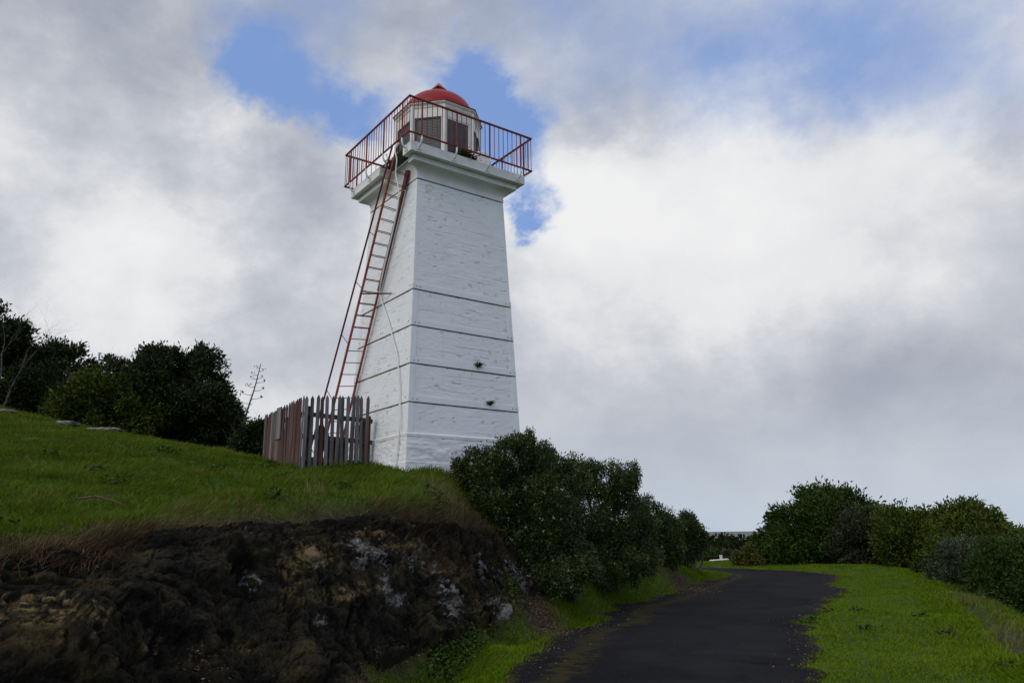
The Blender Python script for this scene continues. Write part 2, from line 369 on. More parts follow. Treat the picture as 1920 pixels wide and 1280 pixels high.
ROAD = np.vstack([RLj, RRj[::-1]])
BANK = np.vstack([TOEs, TOPs[::-1]])

GX0, GY0, GST = -32.0, -9.0, .1
_gx, _gy = np.meshgrid(np.arange(GX0, 26, GST), np.arange(GY0, 52, GST)); _sh = _gx.shape
_h = height_tps(_gx, _gy).ravel(); _x, _y = _gx.ravel(), _gy.ravel()
_near = (_x > -7) & (_x < 15); _ds = np.full(len(_x), 9.); _c1, _c2 = smoothline(RL, 3), smoothline(RR, 3)
_ds[_near] = np.minimum(seg_dist(_x[_near], _y[_near], _c1), seg_dist(_x[_near], _y[_near], _c2))
_in = inpoly(_x, _y, np.vstack([_c1, _c2[::-1]])); _w = np.where(_in, 1, np.clip(1 - _ds / .5, 0, 1)); _w = _w * _w * (3 - 2 * _w)
_h = _h + fbm(col3(_x * .8, _y * .8), 4, 2) * .05 + fbm(col3(_x * 2.6, _y * 2.6), 2, 12) * .018
_h = (_h * (1 - _w) + R_ * _w).reshape(_sh)
def height(x, y):
    x = np.asarray(x, float); y = np.asarray(y, float); sh = x.shape; x = x.ravel(); y = y.ravel()
    u, v = (x - GX0) / GST, (y - GY0) / GST; ok = (u >= 0) & (v >= 0) & (u < _sh[1] - 1.001) & (v < _sh[0] - 1.001); o = np.empty(len(x))
    i, j = np.floor(u[ok]).astype(int), np.floor(v[ok]).astype(int); a, b = u[ok] - i, v[ok] - j
    o[ok] = _h[j, i] * (1 - a) * (1 - b) + _h[j, i + 1] * a * (1 - b) + _h[j + 1, i] * (1 - a) * b + _h[j + 1, i + 1] * a * b
    if (~ok).any(): o[~ok] = height_tps(x[~ok], y[~ok])
    return o.reshape(sh)

def ground_material():
    m, n, b = newmat('turf_and_soil'); t = n.new('ShaderNodeTexCoord'); P = t.outputs['Object']
    f, _ = n.noise(P, .9, 6, .6); c = n.mix(n.mr(f, .35, .65), (.034, .070, .004), (.055, .088, .008))
    s = n.attr('soil').outputs['Fac']; g, _ = n.noise(P, 7, 6, .65)
    c = n.mix(s, c, n.mix(n.mr(g, .4, .65), (.022, .017, .012), (.075, .05, .032)))
    n.L.new(c, b.inputs['Base Color']); b.inputs['Roughness'].default_value = .9
    g2, _ = n.noise(P, 22, 6, .7); bump(n, b, g2, .7, .03); return m
M_GROUND = ground_material()
# polar sheet round the camera: dense near, coarse to the horizon
th = np.radians(np.r_[np.arange(-50, 50, .35), np.arange(50, 310, 3)]); rr = np.r_[np.arange(.5, 30, .14), np.geomspace(30, 1500, 110)]
T, Rr = np.meshgrid(th, rr); gx, gy = (Rr * np.sin(T)).ravel(), (Rr * np.cos(T)).ravel()
gz = height(gx, gy)
onroad = inpoly(gx, gy, ROAD)
_bk = inpoly(gx, gy, BANK); gz = gz - np.where(onroad, .03, 0) - np.where(_bk, np.clip(np.minimum(seg_dist(gx, gy, TOEs), seg_dist(gx, gy, TOPs)) * 2, 0, 1) * .3, 0) - np.where((~_bk) & (gy < 9.0) & (gx < -1.0) & (gx > -4.2), np.clip(1.6 - seg_dist(gx, gy, TOEs), 0, 1) * .22, 0)
nr, nt_ = T.shape; I = np.arange(nr * nt_).reshape(nr, nt_)
q = np.stack([I[:-1, :], I[1:, :], np.roll(I, -1, 1)[1:, :], np.roll(I, -1, 1)[:-1, :]], -1).reshape(-1, 4)
q = q[:, ::-1]
low_poly = np.vstack([EDGE[1:7], LOW[::-1][:-1]])
soil = np.clip(1 - seg_dist(gx, gy, TOPs) / .45, 0, 1)
soil = np.maximum(soil, inpoly(gx, gy, BANK) * 1.0)
soil = np.maximum(soil, np.clip(1.1 - seg_dist(gx, gy, TOEs) / .35 + fbm(col3(gx, gy), 3, 8) * .6, 0, 1) * (gy > 3) * (gy < 14.5))
lit_c = atZ(1005, 1142, -1.25); soil = np.maximum(soil, np.clip(1.4 - np.hypot((gx - lit_c[0]) / .5, (gy - lit_c[1]) / .8), 0, 1))
soil = np.maximum(soil, np.clip(1.2 - np.hypot((gx - 5.2) / 1.4, (gy - 23.5) / 3.0), 0, 1))
DIRT = [(*atY(px, py, Y)[:2], r_) for px, py, Y, r_ in ((1825, 1145, 16.4, .8), (1850, 1165, 15.0, .8), (1875, 1185, 13.6, .75), (1900, 1205, 12.3, .7), (1925, 1228, 11.1, .7))]
for cx, cy, r in DIRT: soil = np.maximum(soil, np.clip(1.5 * (1 - np.hypot(gx - cx, gy - cy) / r), 0, 1))
ground = mobj('ground', make_mesh('ground', col3(gx, gy, gz), [q], M_GROUND, True, {'soil': soil})); tag(ground, kind='structure')

# sea
def sea_material():
    m, n, b = newmat('grey_sea'); t = n.new('ShaderNodeTexCoord'); P = t.outputs['Object']
    v = n.vec('MULTIPLY', P, (.25, 1, 1)); f, _ = n.noise(v, .02, 6, .65); g, _ = n.noise(v, .006, 6, .7)
    c = n.mix(n.mr(f, .4, .62), (.05, .065, .075), (.15, .16, .165)); c = n.mix(n.mr(g, .61, .66), c, (.75, .77, .78))
    n.L.new(c, b.inputs['Base Color']); b.inputs['Roughness'].default_value = .55
    k, _ = n.noise(v, .15, 5, .6); bump(n, b, k, .6, 1.5); return m
s = 30000
sea = mobj('sea', make_mesh('sea', [(-s, -s, -14), (s, -s, -14), (s, s, -14), (-s, s, -14)], [[(0, 1, 2, 3)]], sea_material())); tag(sea, kind='structure')

# road: asphalt strip with a worn, gritty left shoulder
def road_material():
    m, n, b = newmat('dark_asphalt'); t = n.new('ShaderNodeTexCoord'); P = t.outputs['Object']
    f, _ = n.noise(P, .5, 6, .6); c = n.mix(n.mr(f, .3, .7), (.0105, .0105, .0125), (.018, .018, .021))
    st, _ = n.noise(n.vec('MULTIPLY', P, (1, .6, 1)), 55, 2, .5); c = n.mix(n.mr(st, .62, .72, 0, .6), c, (.06, .058, .058))
    dk, _ = n.noise(P, .9, 3, .5); c = n.mix(n.mr(dk, .62, .72, 0, .6), c, (.006, .006, .007))
    ck, _ = n.noise(P, 2.4, 7, .7); c = n.mix(n.mr(n.math('ABSOLUTE', n.math('SUBTRACT', ck, .5)), 0, .006, .55, 0), c, (.004, .004, .004)); pt, _ = n.noise(n.vec('ADD', P, (3, 1, 0)), .35, 3, .5); c = n.mix(n.mr(pt, .55, .6, 0, .35), c, (.026, .026, .029))
    w1, _ = n.noise(P, 5, 6, .7); lit = n.attr('litter').outputs['Fac']
    c = n.mix(n.mr(n.math('ADD', w1, n.math('MULTIPLY', lit, .45)), .72, .9, 0, .9), c, (.040, .034, .014))
    n.L.new(c, b.inputs['Base Color']); b.inputs['Roughness'].default_value = .95; b.inputs['Specular IOR Level'].default_value = .04
    g, _ = n.noise(P, 60, 4, .7); g2, _ = n.noise(P, 1.2, 4, .5); bump(n, b, n.math('ADD', g, n.math('MULTIPLY', g2, 3)), .5, .012); return m
def strip(A, B, nv):
    k = min(len(A), len(B)); ia = np.linspace(0, len(A) - 1, 900); ib = np.linspace(0, len(B) - 1, 900)
    A = np.stack([np.interp(ia, range(len(A)), A[:, i]) for i in (0, 1)], 1); B = np.stack([np.interp(ib, range(len(B)), B[:, i]) for i in (0, 1)], 1)
    v = np.linspace(0, 1, nv)[None, :, None]; P = A[:, None] * (1 - v) + B[:, None] * v
    I = np.arange(900 * nv).reshape(900, nv); q = np.stack([I[:-1, :-1], I[:-1, 1:], I[1:, 1:], I[1:, :-1]], -1).reshape(-1, 4)
    return P.reshape(-1, 2), q, np.tile(np.linspace(0, 1, nv), 900)
RP, rq, rv = strip(RLj, RRj, 14)
rz = height(RP[:, 0], RP[:, 1]) + .012
lit = np.clip(1 - np.abs(rv - .17) / .14, 0, 1) + np.clip(1 - rv / .06, 0, 1) * .8 + np.clip((rv - .93) / .07, 0, 1) * .8
road = mobj('road', make_mesh('road', col3(RP[:, 0], RP[:, 1], rz), [rq], road_material(), True, {'litter': lit})); tag(road, kind='structure')

# ------------------------------------------------------------------ rock bank
def rock_material(pale=0):
    m, n, b = newmat('lichen_covered_rock' if not pale else 'pale_limestone'); t = n.new('ShaderNodeTexCoord'); P = t.outputs['Object']
    f, _ = n.noise(P, 2.2, 8, .65)
    c = n.mix(n.mr(f, .35, .65), (.010, .009, .008), (.034, .029, .020))
    f2, _ = n.noise(P, 1.1, 7, .7); c = n.mix(n.mr(f2, .52, .68, 0, .75), c, (.070, .052, .022))       # ochre
    f3, _ = n.noise(n.vec('ADD', P, (5, 2, 1)), 1.7, 7, .7); c = n.mix(n.mr(f3, .57, .70, 0, .85), c, (.034, .036, .008))  # moss
    f4, _ = n.noise(n.vec('ADD', P, (1, 7, 3)), 2.6, 7, .72); c = n.mix(n.mr(f4, .64 if not pale else .40, .70 if not pale else .62, 0, .75), c, (.30, .30, .275))  # pale lichen
    if not pale:
        g5, _ = n.noise(P, 14, 5, .7)
        c = n.mix(n.math('MULTIPLY', n.attr('ochre').outputs['Fac'], n.mr(g5, .35, .6)), c, (.15, .11, .05)); c = n.mix(n.math('MULTIPLY', n.attr('lichen').outputs['Fac'], n.mr(g5, .32, .55)), c, (.18, .18, .17))
        s = n.attr('soil').outputs['Fac']; g, _ = n.noise(P, 30, 4, .7)
        sc_ = n.mix(n.mr(g, .62, .74), (.011, .009, .007), (.10, .085, .065)); c = n.mix(s, c, sc_)
    n.L.new(c, b.inputs['Base Color']); b.inputs['Roughness'].default_value = .95; b.inputs['Specular IOR Level'].default_value = .06
    h, _ = n.noise(P, 13, 12, .78); bump(n, b, h, 1.0, .06)
    g9, _ = n.noise(P, 38, 8, .75); c = n.vec('SCALE', c, scale=n.mr(g9, .3, .72, .55, 2.3)); n.L.new(c, b.inputs['Base Color']); return m
M_ROCK = rock_material(); M_PALE = rock_material(1)
def bank_point(u, v):
    """u along (0..1), v 0 toe .. 1 top -> xy"""
    ia = u * (len(TOEs) - 1); ib = u * (len(TOPs) - 1)
    return ia, ib
def make_bank():
    nu, nv = 1150, 230
    A = resample(TOEs, .02); B = resample(TOPs, .02)
    # match toe and top by following the shared road direction
    ta = np.linspace(0, 1, nu); A = np.stack([np.interp(ta, np.linspace(0, 1, len(A)), A[:, i]) for i in (0, 1)], 1); B = np.stack([np.interp(ta, np.linspace(0, 1, len(B)), B[:, i]) for i in (0, 1)], 1)
    v = np.linspace(-.50, 1.14, nv); xy = A[:, None] * (1 - v[None, :, None]) + B[:, None] * v[None, :, None]
    X, Y = xy[..., 0].ravel(), xy[..., 1].ravel(); Z = height(X, Y); V = np.tile(v, nu)
    out = (A - B); out /= np.linalg.norm(out, axis=1)[:, None] + 1e-9; out = np.c_[out, np.zeros(nu)]; out = np.repeat(out, nv, axis=0)
    P = col3(X, Y, Z)
    Wp = P + .25 * np.stack([fbm(P * 1.1, 3, 31), fbm(P * 1.1, 3, 37), fbm(P * 1.1, 3, 41)], 1)
    def facet(Q, sd):    # broken blocks: each cell a tilted face, dark cracks between
        J = np.floor(Q).astype(np.int64); best = np.full(len(Q), 9.); sec = best.copy(); val = np.zeros(len(Q))
        for a_ in (-1, 0, 1):
            for b_ in (-1, 0, 1):
                for c_ in (-1, 0, 1):
                    K = J + (a_, b_, c_); q_ = np.stack([h3(K[:, 0], K[:, 1], K[:, 2], sd + m) for m in (1, 2, 3)], 1) + K; dv = Q - q_; d_ = np.linalg.norm(dv, axis=1)
                    tl = np.stack([h3(K[:, 0], K[:, 1], K[:, 2], sd + m) - .5 for m in (5, 6, 7)], 1); v_ = (dv * tl).sum(1) * 1.6 + h3(K[:, 0], K[:, 1], K[:, 2], sd + 8) - .5
                    nw = d_ < best; sec = np.where(nw, best, np.minimum(sec, d_)); val = np.where(nw, v_, val); best = np.where(nw, d_, best)
        return val, np.clip((sec - best) / .10, 0, 1)
    Wq = P + .12 * np.stack([fbm(P * 2.3, 4, 31), fbm(P * 2.3, 4, 37), fbm(P * 2.3, 4, 41)], 1)
    v1, e1 = facet(Wq * (1.1, 1.1, 1.9), 3); v2, e2 = facet(Wq * (3.0, 3.0, 4.6), 6); v3, e3 = facet(Wq * (8.0, 8.0, 11.0), 12)
    led = .10 * np.abs(((Z * 1.3 + fbm(P * .9, 2, 77) * .6) % 1.0) - .5)
    d = .06 + .16 * v1 - .07 * (1 - e1) + .085 * v2 - .035 * (1 - e2) + .042 * v3 - .022 * (1 - e3) + .10 * fbm(P * 1.1, 4, 22) + .04 * fbm(P * 6, 4, 23, .6) + .012 * fbm(P * 26, 3, 29) + led
    soil = np.clip((V - .84 + .30 * fbm(P * 1.2, 3, 51)) / .08, 0, 1)
    d = d * (1 - .45 * soil) + soil * .02 * fbm(P * 14, 3, 53)
    fade = np.clip((V - np.where(Y < 8.8, -.46, -.16)) / .12, 0, 1) * np.clip((1.10 - V) / .13, 0, 1); uu = np.repeat(ta, nv); fade = fade * np.clip((1 - uu) / .04, 0, 1)
    d = d * fade - .10 * (1 - fade) + .02
    P2 = P + out * (d * .72)[:, None]; P2[:, 2] += d * .62
    I = np.arange(nu * nv).reshape(nu, nv); q = np.stack([I[:-1, :-1], I[1:, :-1], I[1:, 1:], I[:-1, 1:]], -1).reshape(-1, 4)
    ax, ay = proj(P2); li = np.zeros(len(P2)); oc = np.zeros(len(P2)); nz = fbm(P2 * (14, 14, 22), 4, 88) * 1.9 - .12
    def patch(lst):
        o = np.zeros(len(P2))
        for px, py, rx, ry in lst:
            c = P2[np.argmin((ax - px) ** 2 + (ay - py) ** 2)]; sc_ = c[1] / F
            dd = np.sqrt((((P2[:, 0] - c[0]) ** 2 + ((P2[:, 1] - c[1]) * .6) ** 2)) / (rx * sc_) ** 2 + (P2[:, 2] - c[2]) ** 2 / (ry * sc_) ** 2)
            o = np.maximum(o, np.clip((1.05 - dd + nz) * 2.5, 0, 1))
        return o
    li = patch([(690, 1026, 34, 12), (718, 1060, 10, 34), (722, 1095, 8, 24), (690, 1054, 12, 10), (594, 1068, 14, 18), (472, 1084, 18, 14), (676, 1052, 14, 12), (778, 1056, 16, 20), (820, 1085, 12, 22), (845, 1112, 18, 34), (850, 1140, 14, 22), (600, 1163, 9, 14), (935, 1128, 34, 7), (948, 1150, 10, 18), (905, 1062, 10, 26), (745, 1125, 22, 8), (955, 1085, 34, 26)])
    oc = patch([(580, 1040, 44, 22), (545, 1060, 24, 24), (70, 1140, 60, 22), (110, 1160, 70, 20), (640, 1110, 80, 10), (548, 1105, 16, 34), (760, 1020, 60, 10), (460, 1210, 20, 14), (275, 1205, 34, 10), (700, 1000, 50, 8), (1010, 1130, 10, 10)])
    return make_mesh('rock_bank', P2, [q], M_ROCK, True, {'soil': soil * (1 - np.maximum(li, oc)), 'lichen': li, 'ochre': oc}), P2.reshape(nu, nv, 3)
bank_me, BP = make_bank()
bank = mobj('rock_bank', bank_me); tag(bank, kind='structure')
BPf = BP.reshape(-1, 3); bpx, bpy_ = proj(BPf)

def rock_mesh(seed, sx_, sy_, sz_, mat, sub=4):
    import bmesh
    bm = bmesh.new(); bmesh.ops.create_icosphere(bm, subdivisions=sub, radius=1)
    P = np.array([v.co[:] for v in bm.verts]); fs = np.array([[v.index for v in f.verts] for f in bm.faces]); bm.free()
    n = 1 + .28 * fbm(P * 1.3 + seed * 3.1, 3, seed) + .10 * fbm(P * 4 + seed, 3, seed + 4)
    f1, f2, _ = voro(P * 1.2 + seed, seed); n = n - .30 * np.clip(.35 - (f2 - f1), 0, 1) + .06 * fbm(P * 9 + seed, 3, seed + 2)
    return make_mesh('stone', P * n[:, None] * (sx_, sy_, sz_), [fs], mat, True)
stone_mats = {'r': M_ROCK, 'p': M_PALE, 'o': simple('ochre_stone', (.17, .125, .065), (.07, .052, .028), 5, .85, .8, .02), 'd': simple('dark_stone', (.04, .037, .033), (.09, .08, .065), 5, .85, .8, .02)}
# (px, py, width px, height px, kind) of the stones that stand out of the bank
for k, (px, py, wp, hp, kd) in enumerate([(592, 1068, 26, 28, 'r'), (578, 1034, 46, 34, 'o'), (88, 1122, 26, 20, 'o'), (125, 1126, 24, 22, 'o'), (42, 1132, 22, 12, 'o'), (228, 1134, 26, 40, 'r'),
        (545, 995, 20, 12, 'o'), (757, 978, 24, 14, 'r'), (690, 1030, 44, 26, 'p'), (775, 1055, 24, 28, 'r'), (845, 1115, 30, 44, 'p'), (935, 1140, 54, 34, 'p'), (470, 1086, 30, 26, 'r'), (500, 1066, 40, 26, 'r')]):
    i = int(np.argmin((bpx - px) ** 2 + (bpy_ - py) ** 2)); P = BPf[i]; s_ = P[1] / F
    o = mobj('stone', rock_mesh(k + 1, wp * s_ * .5, wp * s_ * .5, hp * s_ * .5, stone_mats[kd]), bank)
    o.location = (P[0], P[1] + .02, P[2] - hp * s_ * .30); o.rotation_euler = (random.uniform(-.3, .3), random.uniform(-.4, .4), random.uniform(0, 6))
# smooth grey slab at the far end of the bank
P = atY(945, 1070, 14.2)
o = mobj('stone', rock_mesh(77, .72, .36, .26, M_ROCK, 5), bank); o.location = (P[0] - .05, P[1], P[2] - .12); o.rotation_euler = (0, .62, .5)

# ------------------------------------------------------------------ lighthouse
TX, TY, YAW = -1.7935, 17.157, .6309
lh = empty('lighthouse', (TX, TY, 1.0), YAW)
tag(lh, 'white square tapering lighthouse tower with red dome and red railed gallery', 'lighthouse')
lh_off = -1.0      # part coordinates use camera-level heights; the empty sits on the ground
def lpart(name, mb, mat, parent=lh, **kw):
    o = mb.build(name, mat, parent, **kw)
    if parent is lh: o.location = (0, 0, lh_off)
    return o
def loc2w(x, y, z): c, s = math.cos(YAW), math.sin(YAW); return np.array([TX + x * c - y * s, TY + x * s + y * c, z])
def halfw(z): return 1.157 + (7.635 - z) * .0412

def wall_mesh(z0, z1, wf, nrow, ncol, name, amp=.0042, cracks=True):
    V = []; fs = []; ck = []; n0 = 0
    zs = np.linspace(z0, z1, nrow)
    for side in range(4):
        t = np.linspace(-1, 1, ncol); Tt, Zz = np.meshgrid(t, zs); W = wf(Zz)
        a, zz = (Tt * W).ravel(), Zz.ravel(); W = W.ravel()
        # irregular masonry courses under thick paint
        wav = fbm(col3(a * .9 + side * 9, zz * .5), 3, 60) * .05
        row = (zz + wav) / .17; rf = np.abs(row - np.round(row)); ri = np.round(row)
        g = np.clip(1 - rf / .05, 0, 1)
        br = np.clip((vnoise(col3(a * 1.3 + ri * 5.7 + side * 13, ri * 3.1), 61) - .08) * 5, 0, 1) * (vnoise(col3(a * 9, ri * 2.3), 66) * .5 + .6)
        off = (ri % 2) * .19 + ri * .07; cx = (a + off) / .46; cf = np.abs(cx - np.round(cx)); gv = np.clip(1 - cf / .03, 0, 1) * (h3(np.round(cx).astype(int), np.floor(row).astype(int), ri.astype(int) * 0 + side, 5) > .80)
        c = np.clip(np.maximum(g * br, gv * .6), 0, 1)
        pit = np.clip((fbm(col3(a * 7 + side, zz * 13), 3, 70) - .52) * 8, 0, 1)
        c = np.maximum(c, pit * .7) if cracks else c * 0
        edge = np.clip((1 - np.abs(Tt.ravel())) * 14, 0, 1)
        d = (fbm(col3(a * 3, zz * 7, np.full_like(a, side * 5.)), 4, 62) * amp + fbm(col3(a * 14, zz * 22, np.full_like(a, side * 3.)), 2, 64) * amp * .6 - c * .012) * edge
        ww = W + d
        if side == 0: p = col3(a, -ww, zz)
        elif side == 1: p = col3(ww, a, zz)
        elif side == 2: p = col3(-a, ww, zz)
        else: p = col3(-ww, -a, zz)
        I = np.arange(nrow * ncol).reshape(nrow, ncol) + n0; V.append(p); ck.append(c * edge); n0 += nrow * ncol
        fs.append(np.stack([I[:-1, :-1], I[:-1, 1:], I[1:, 1:], I[1:, :-1]], -1).reshape(-1, 4))
    return make_mesh(name, np.vstack(V), [np.vstack(fs)], M_WALL, True, {'crack': np.concatenate(ck)})
o = mobj('wall', wall_mesh(1.96, 7.64, halfw, 620, 90, 'wall'), lh); o.location.z = lh_off
o = mobj('plinth', wall_mesh(.0, 1.955, lambda z: halfw(z) + .028 + (z < 1.4) * .01, 120, 80, 'plinth', .016), lh); o.location.z = lh_off
tag(o, 'rough rendered plinth')
def sq_loft(prof):
    mb = MB(); V = []; Fs = []
    for w_, z in prof: V += [(-w_, -w_, z), (w_, -w_, z), (w_, w_, z), (-w_, w_, z)]
    for i in range(len(prof) - 1):
        for k in range(4): Fs.append((i * 4 + k, i * 4 + (k + 1) % 4, (i + 1) * 4 + (k + 1) % 4, (i + 1) * 4 + k))
    Fs += [(3, 2, 1, 0), tuple(range(len(V) - 4, len(V)))]; return mb.add(V, Fs)
def notched(prof, y0=-1.16, y1=-.03, xi=1.17):
    """square ring with the ladder notch cut in the -x side"""
    mb = MB(); V = []; Fs = []
    for w_, z in prof:
        n_ = min(w_ - .0015, xi); V += [(-w_, -w_, z), (w_, -w_, z), (w_, w_, z), (-w_, w_, z), (-w_, y1, z), (-n_, y1, z), (-n_, y0, z), (-w_, y0, z)]
    for i in range(len(prof) - 1):
        for k in range(8): Fs.append((i * 8 + k, i * 8 + (k + 1) % 8, (i + 1) * 8 + (k + 1) % 8, (i + 1) * 8 + k))
    Fs += [tuple(reversed(range(8))), tuple(range(len(V) - 8, len(V)))]; return mb.add(V, Fs)
# smooth band on top of the plinth, joint under the cornice
lpart('plinth_band', sq_loft([(halfw(1.9) + .034, 1.90), (halfw(1.9) + .036, 1.955), (halfw(1.99) + .006, 1.985)]), M_WHITE)
lpart('neck_joint', sq_loft([(1.1605, 7.612), (1.1600, 7.632)]), M_GAP)
lpart('neck_band', sq_loft([(1.168, 7.634), (1.166, 7.70)]), M_WHITE)
cove = [(1.160, 7.70)] + [(1.162 + .222 * (1 - math.cos(t * math.pi / 2)) ** 1.0, 7.71 + .21 * math.sin(t * math.pi / 2)) for t in np.linspace(0.05, 1, 10)]
lpart('cornice_cove', notched(cove), M_WHITE)
lpart('cornice_fillet', notched([(1.388, 7.921), (1.394, 8.045)]), M_WHITE)
lpart('gallery_slab', notched([(1.531, 8.05), (1.531, 8.262), (1.522, 8.273)]), M_WHITE)
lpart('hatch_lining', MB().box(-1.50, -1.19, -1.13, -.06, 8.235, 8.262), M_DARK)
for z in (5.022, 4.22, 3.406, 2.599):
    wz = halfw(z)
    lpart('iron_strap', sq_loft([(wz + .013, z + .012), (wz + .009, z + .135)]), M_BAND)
    lpart('strap_joint_shade', sq_loft([(wz + .005, z - .012), (wz + .005, z + .0115)]), M_GAP)  # dark ring: rust plus the gap shadow beneath the strap, put in as colour
# corner angles between the straps
zs = [1.99, 2.599, 3.406, 4.22, 5.022]
for a, b in zip(zs[:-1], zs[1:]):
    za, zb = (a + .145 if a > 2 else a + .01), b - .014
    for sx_, sy_ in ((-1, -1), (1, -1), (-1, 1), (1, 1)):
        V = []; wa, wb = halfw(za), halfw(zb)
        for w_, z in ((wa, za), (wb, zb)):
            e = w_ + .008; V += [(sx_ * e, sy_ * e, z), (sx_ * (w_ - .12), sy_ * e, z), (sx_ * (w_ - .12), sy_ * (w_ - .01), z), (sx_ * (w_ - .01), sy_ * (w_ - .01), z), (sx_ * (w_ - .01), sy_ * (w_ - .12), z), (sx_ * e, sy_ * (w_ - .12), z)]
        Fs = [(k, (k + 1) % 6, 6 + (k + 1) % 6, 6 + k) for k in range(6)] + [tuple(range(6)), tuple(range(6, 12))]
        if sx_ * sy_ < 0: Fs = [tuple(reversed(f)) for f in Fs]
        lpart('corner_angle', MB().add(V, Fs), M_BAND)
bolts = MB()
for z in (5.022, 4.22, 3.406, 2.599):
    w_ = halfw(z) + .013
    for t in (-.93, -.86, .88, .95):
        bolts.box(t * w_ - .009, t * w_ + .009, -w_ - .006, -w_ + .01, z + .06, z + .078)
    for t in (-.9, -.35, -.28, .0, .08, .5, .9):
        bolts.box(-w_ - .006, -w_ + .01, t * w_ - .009, t * w_ + .009, z + .10, z + .118)
bo = lpart('strap_bolts', bolts, M_DARK); bo['kind'] = 'stuff'

# railing
rail = empty('gallery_railing', (0, 0, lh_off), 0, lh)
RW = 1.652; ZT, ZB = 9.235, 8.385
def seg(mb, a, b, t):   # square bar
    a, b = Vector(a), Vector(b); mb.tube([a, b], t, 4)
for k in range(4):
    Rm = Matrix.Rotation(k * math.pi / 2, 4, 'Z')
    def P3(x, z, y=-RW): return Rm @ Vector((x, y, z))
    for nm, z, t in (('top_rail', ZT, .026), ('bottom_rail', ZB, .022)):
        MB().tube([P3(-RW - .01, z), P3(RW + .01, z)], t, 6).build(nm, M_RED, rail)
    xs = [-1.338, -.446, .446, 1.338]
    for x in xs:
        MB().tube([P3(x, ZB), P3(x, ZT)], .019, 6).build('post', M_RED, rail)
        br = MB().tube([P3(x, ZB - .02), P3(x, 8.27), P3(x, 8.21, -RW + .025), P3(x, 8.165, -RW + .07), P3(x, 8.145, -1.534)], .021, 8)
        br.build('post_bracket', M_WHITE, rail, smooth=True)
        pl = MB().box(x - .065, x + .065, -1.545, -1.533, 8.085, 8.13, Rm); pl.box(x - .05, x - .03, -1.556, -1.545, 8.098, 8.116, Rm); pl.box(x + .03, x + .05, -1.556, -1.545, 8.098, 8.116, Rm)
        pl.build('bracket_plate', M_WHITE, rail)
    bx = [-1.64, -1.54, -1.44] + [x + i * .892 / 7 for x in xs[:-1] for i in range(1, 7)] + [1.44, 1.54]
    for x in bx:
        MB().tube([P3(x, ZB), P3(x + random.uniform(-.004, .004), ZT)], .0085, 5).build('baluster', M_RED, rail)

# lantern
lan = empty('lantern_room', (.05, .035, lh_off), 0, lh)
CR = 1.03; AP = CR * math.cos(math.pi / 8); HS = CR * math.sin(math.pi / 8)
pane_me = frame_me = None
for k in range(8):
    Rk = Matrix.Rotation(k * math.pi / 4, 4, 'Z')
    mb = MB()
    mb.box(-HS, -.325, AP - .06, AP, 8.27, 9.86); mb.box(.325, HS, AP - .06, AP, 8.27, 9.86)
    mb.box(-.3245, .3245, AP - .06, AP - .002, 9.545, 9.86); mb.box(-.3245, .3245, AP - .06, AP - .002, 8.27, 8.42)
    p = mb.build('wall_panel', M_CREAM, lan); p.rotation_euler.z = k * math.pi / 4
    f = MB(); f.box(-.322, -.29, AP - .05, AP - .012, 8.423, 9.543); f.box(.29, .322, AP - .05, AP - .012, 8.423, 9.543); f.box(-.288, .288, AP - .05, AP - .012, 9.51, 9.543); f.box(-.288, .288, AP - .05, AP - .012, 8.423, 8.45)
    p = f.build('window_frame', M_DARK if k not in (4,) else M_CREAM, lan); p.rotation_euler.z = k * math.pi / 4
    g = MB(); g.box(-.288, .288, AP - .048, AP - .036, 8.452, 9.508)
    for j in range(26): z = 8.47 + j * .04; g.box(-.286, .286, AP - .037, AP - .028, z, z + .02, None)
    p = g.build('louvred_pane', M_PANE, lan); p.rotation_euler.z = k * math.pi / 4
    cp = MB().tube([(CR * math.sin(math.pi / 8), CR * math.cos(math.pi / 8), 8.275), (CR * math.sin(math.pi / 8), CR * math.cos(math.pi / 8), 9.86)], .034, 6)
    p = cp.build('corner_post', M_WHITE, lan); p.rotation_euler.z = k * math.pi / 4
ph = math.pi / 8
MB().lathe([(1.045, 9.80), (1.055, 9.855), (1.09, 9.875), (1.106, 9.885), (1.106, 9.915)], 8, ph=ph).build('eaves_moulding', M_CREAM, lan)
MB().lathe([(1.125, 9.917), (1.125, 9.94), (.93, 10.0)], 8, ph=ph).build('roof_skirt', M_DOME, lan)
prof = [(.90, 9.985), (.893, 10.06), (.868, 10.15), (.82, 10.25), (.745, 10.37), (.63, 10.48), (.49, 10.57), (.34, 10.64), (.22, 10.69), (.14, 10.74), (.125, 10.79)]
pr = smoothline(np.array(prof), 4)
MB().lathe([tuple(p) for p in pr], 64).build('dome', M_DOME, lan, smooth=True)
fi = MB().lathe([(.135, 10.791), (.14, 10.835)], 12); fi.lathe([(.17, 10.836), (.20, 10.845), (.20, 10.86), (.012, 11.04), (.001, 11.045)], 4, ph=.95); fi.build('finial', M_DOME, lan)
# stay bar on the right-hand shutter
MB().tube([(.72, -.70, 9.42), (.88, -.55, 9.1)], .014, 5).build('shutter_stay', M_DARK, lan)
lpart('cabinet', MB().box(.48, .80, -1.12, -.80, 8.275, 8.80), M_WHITE, bevel=.008)

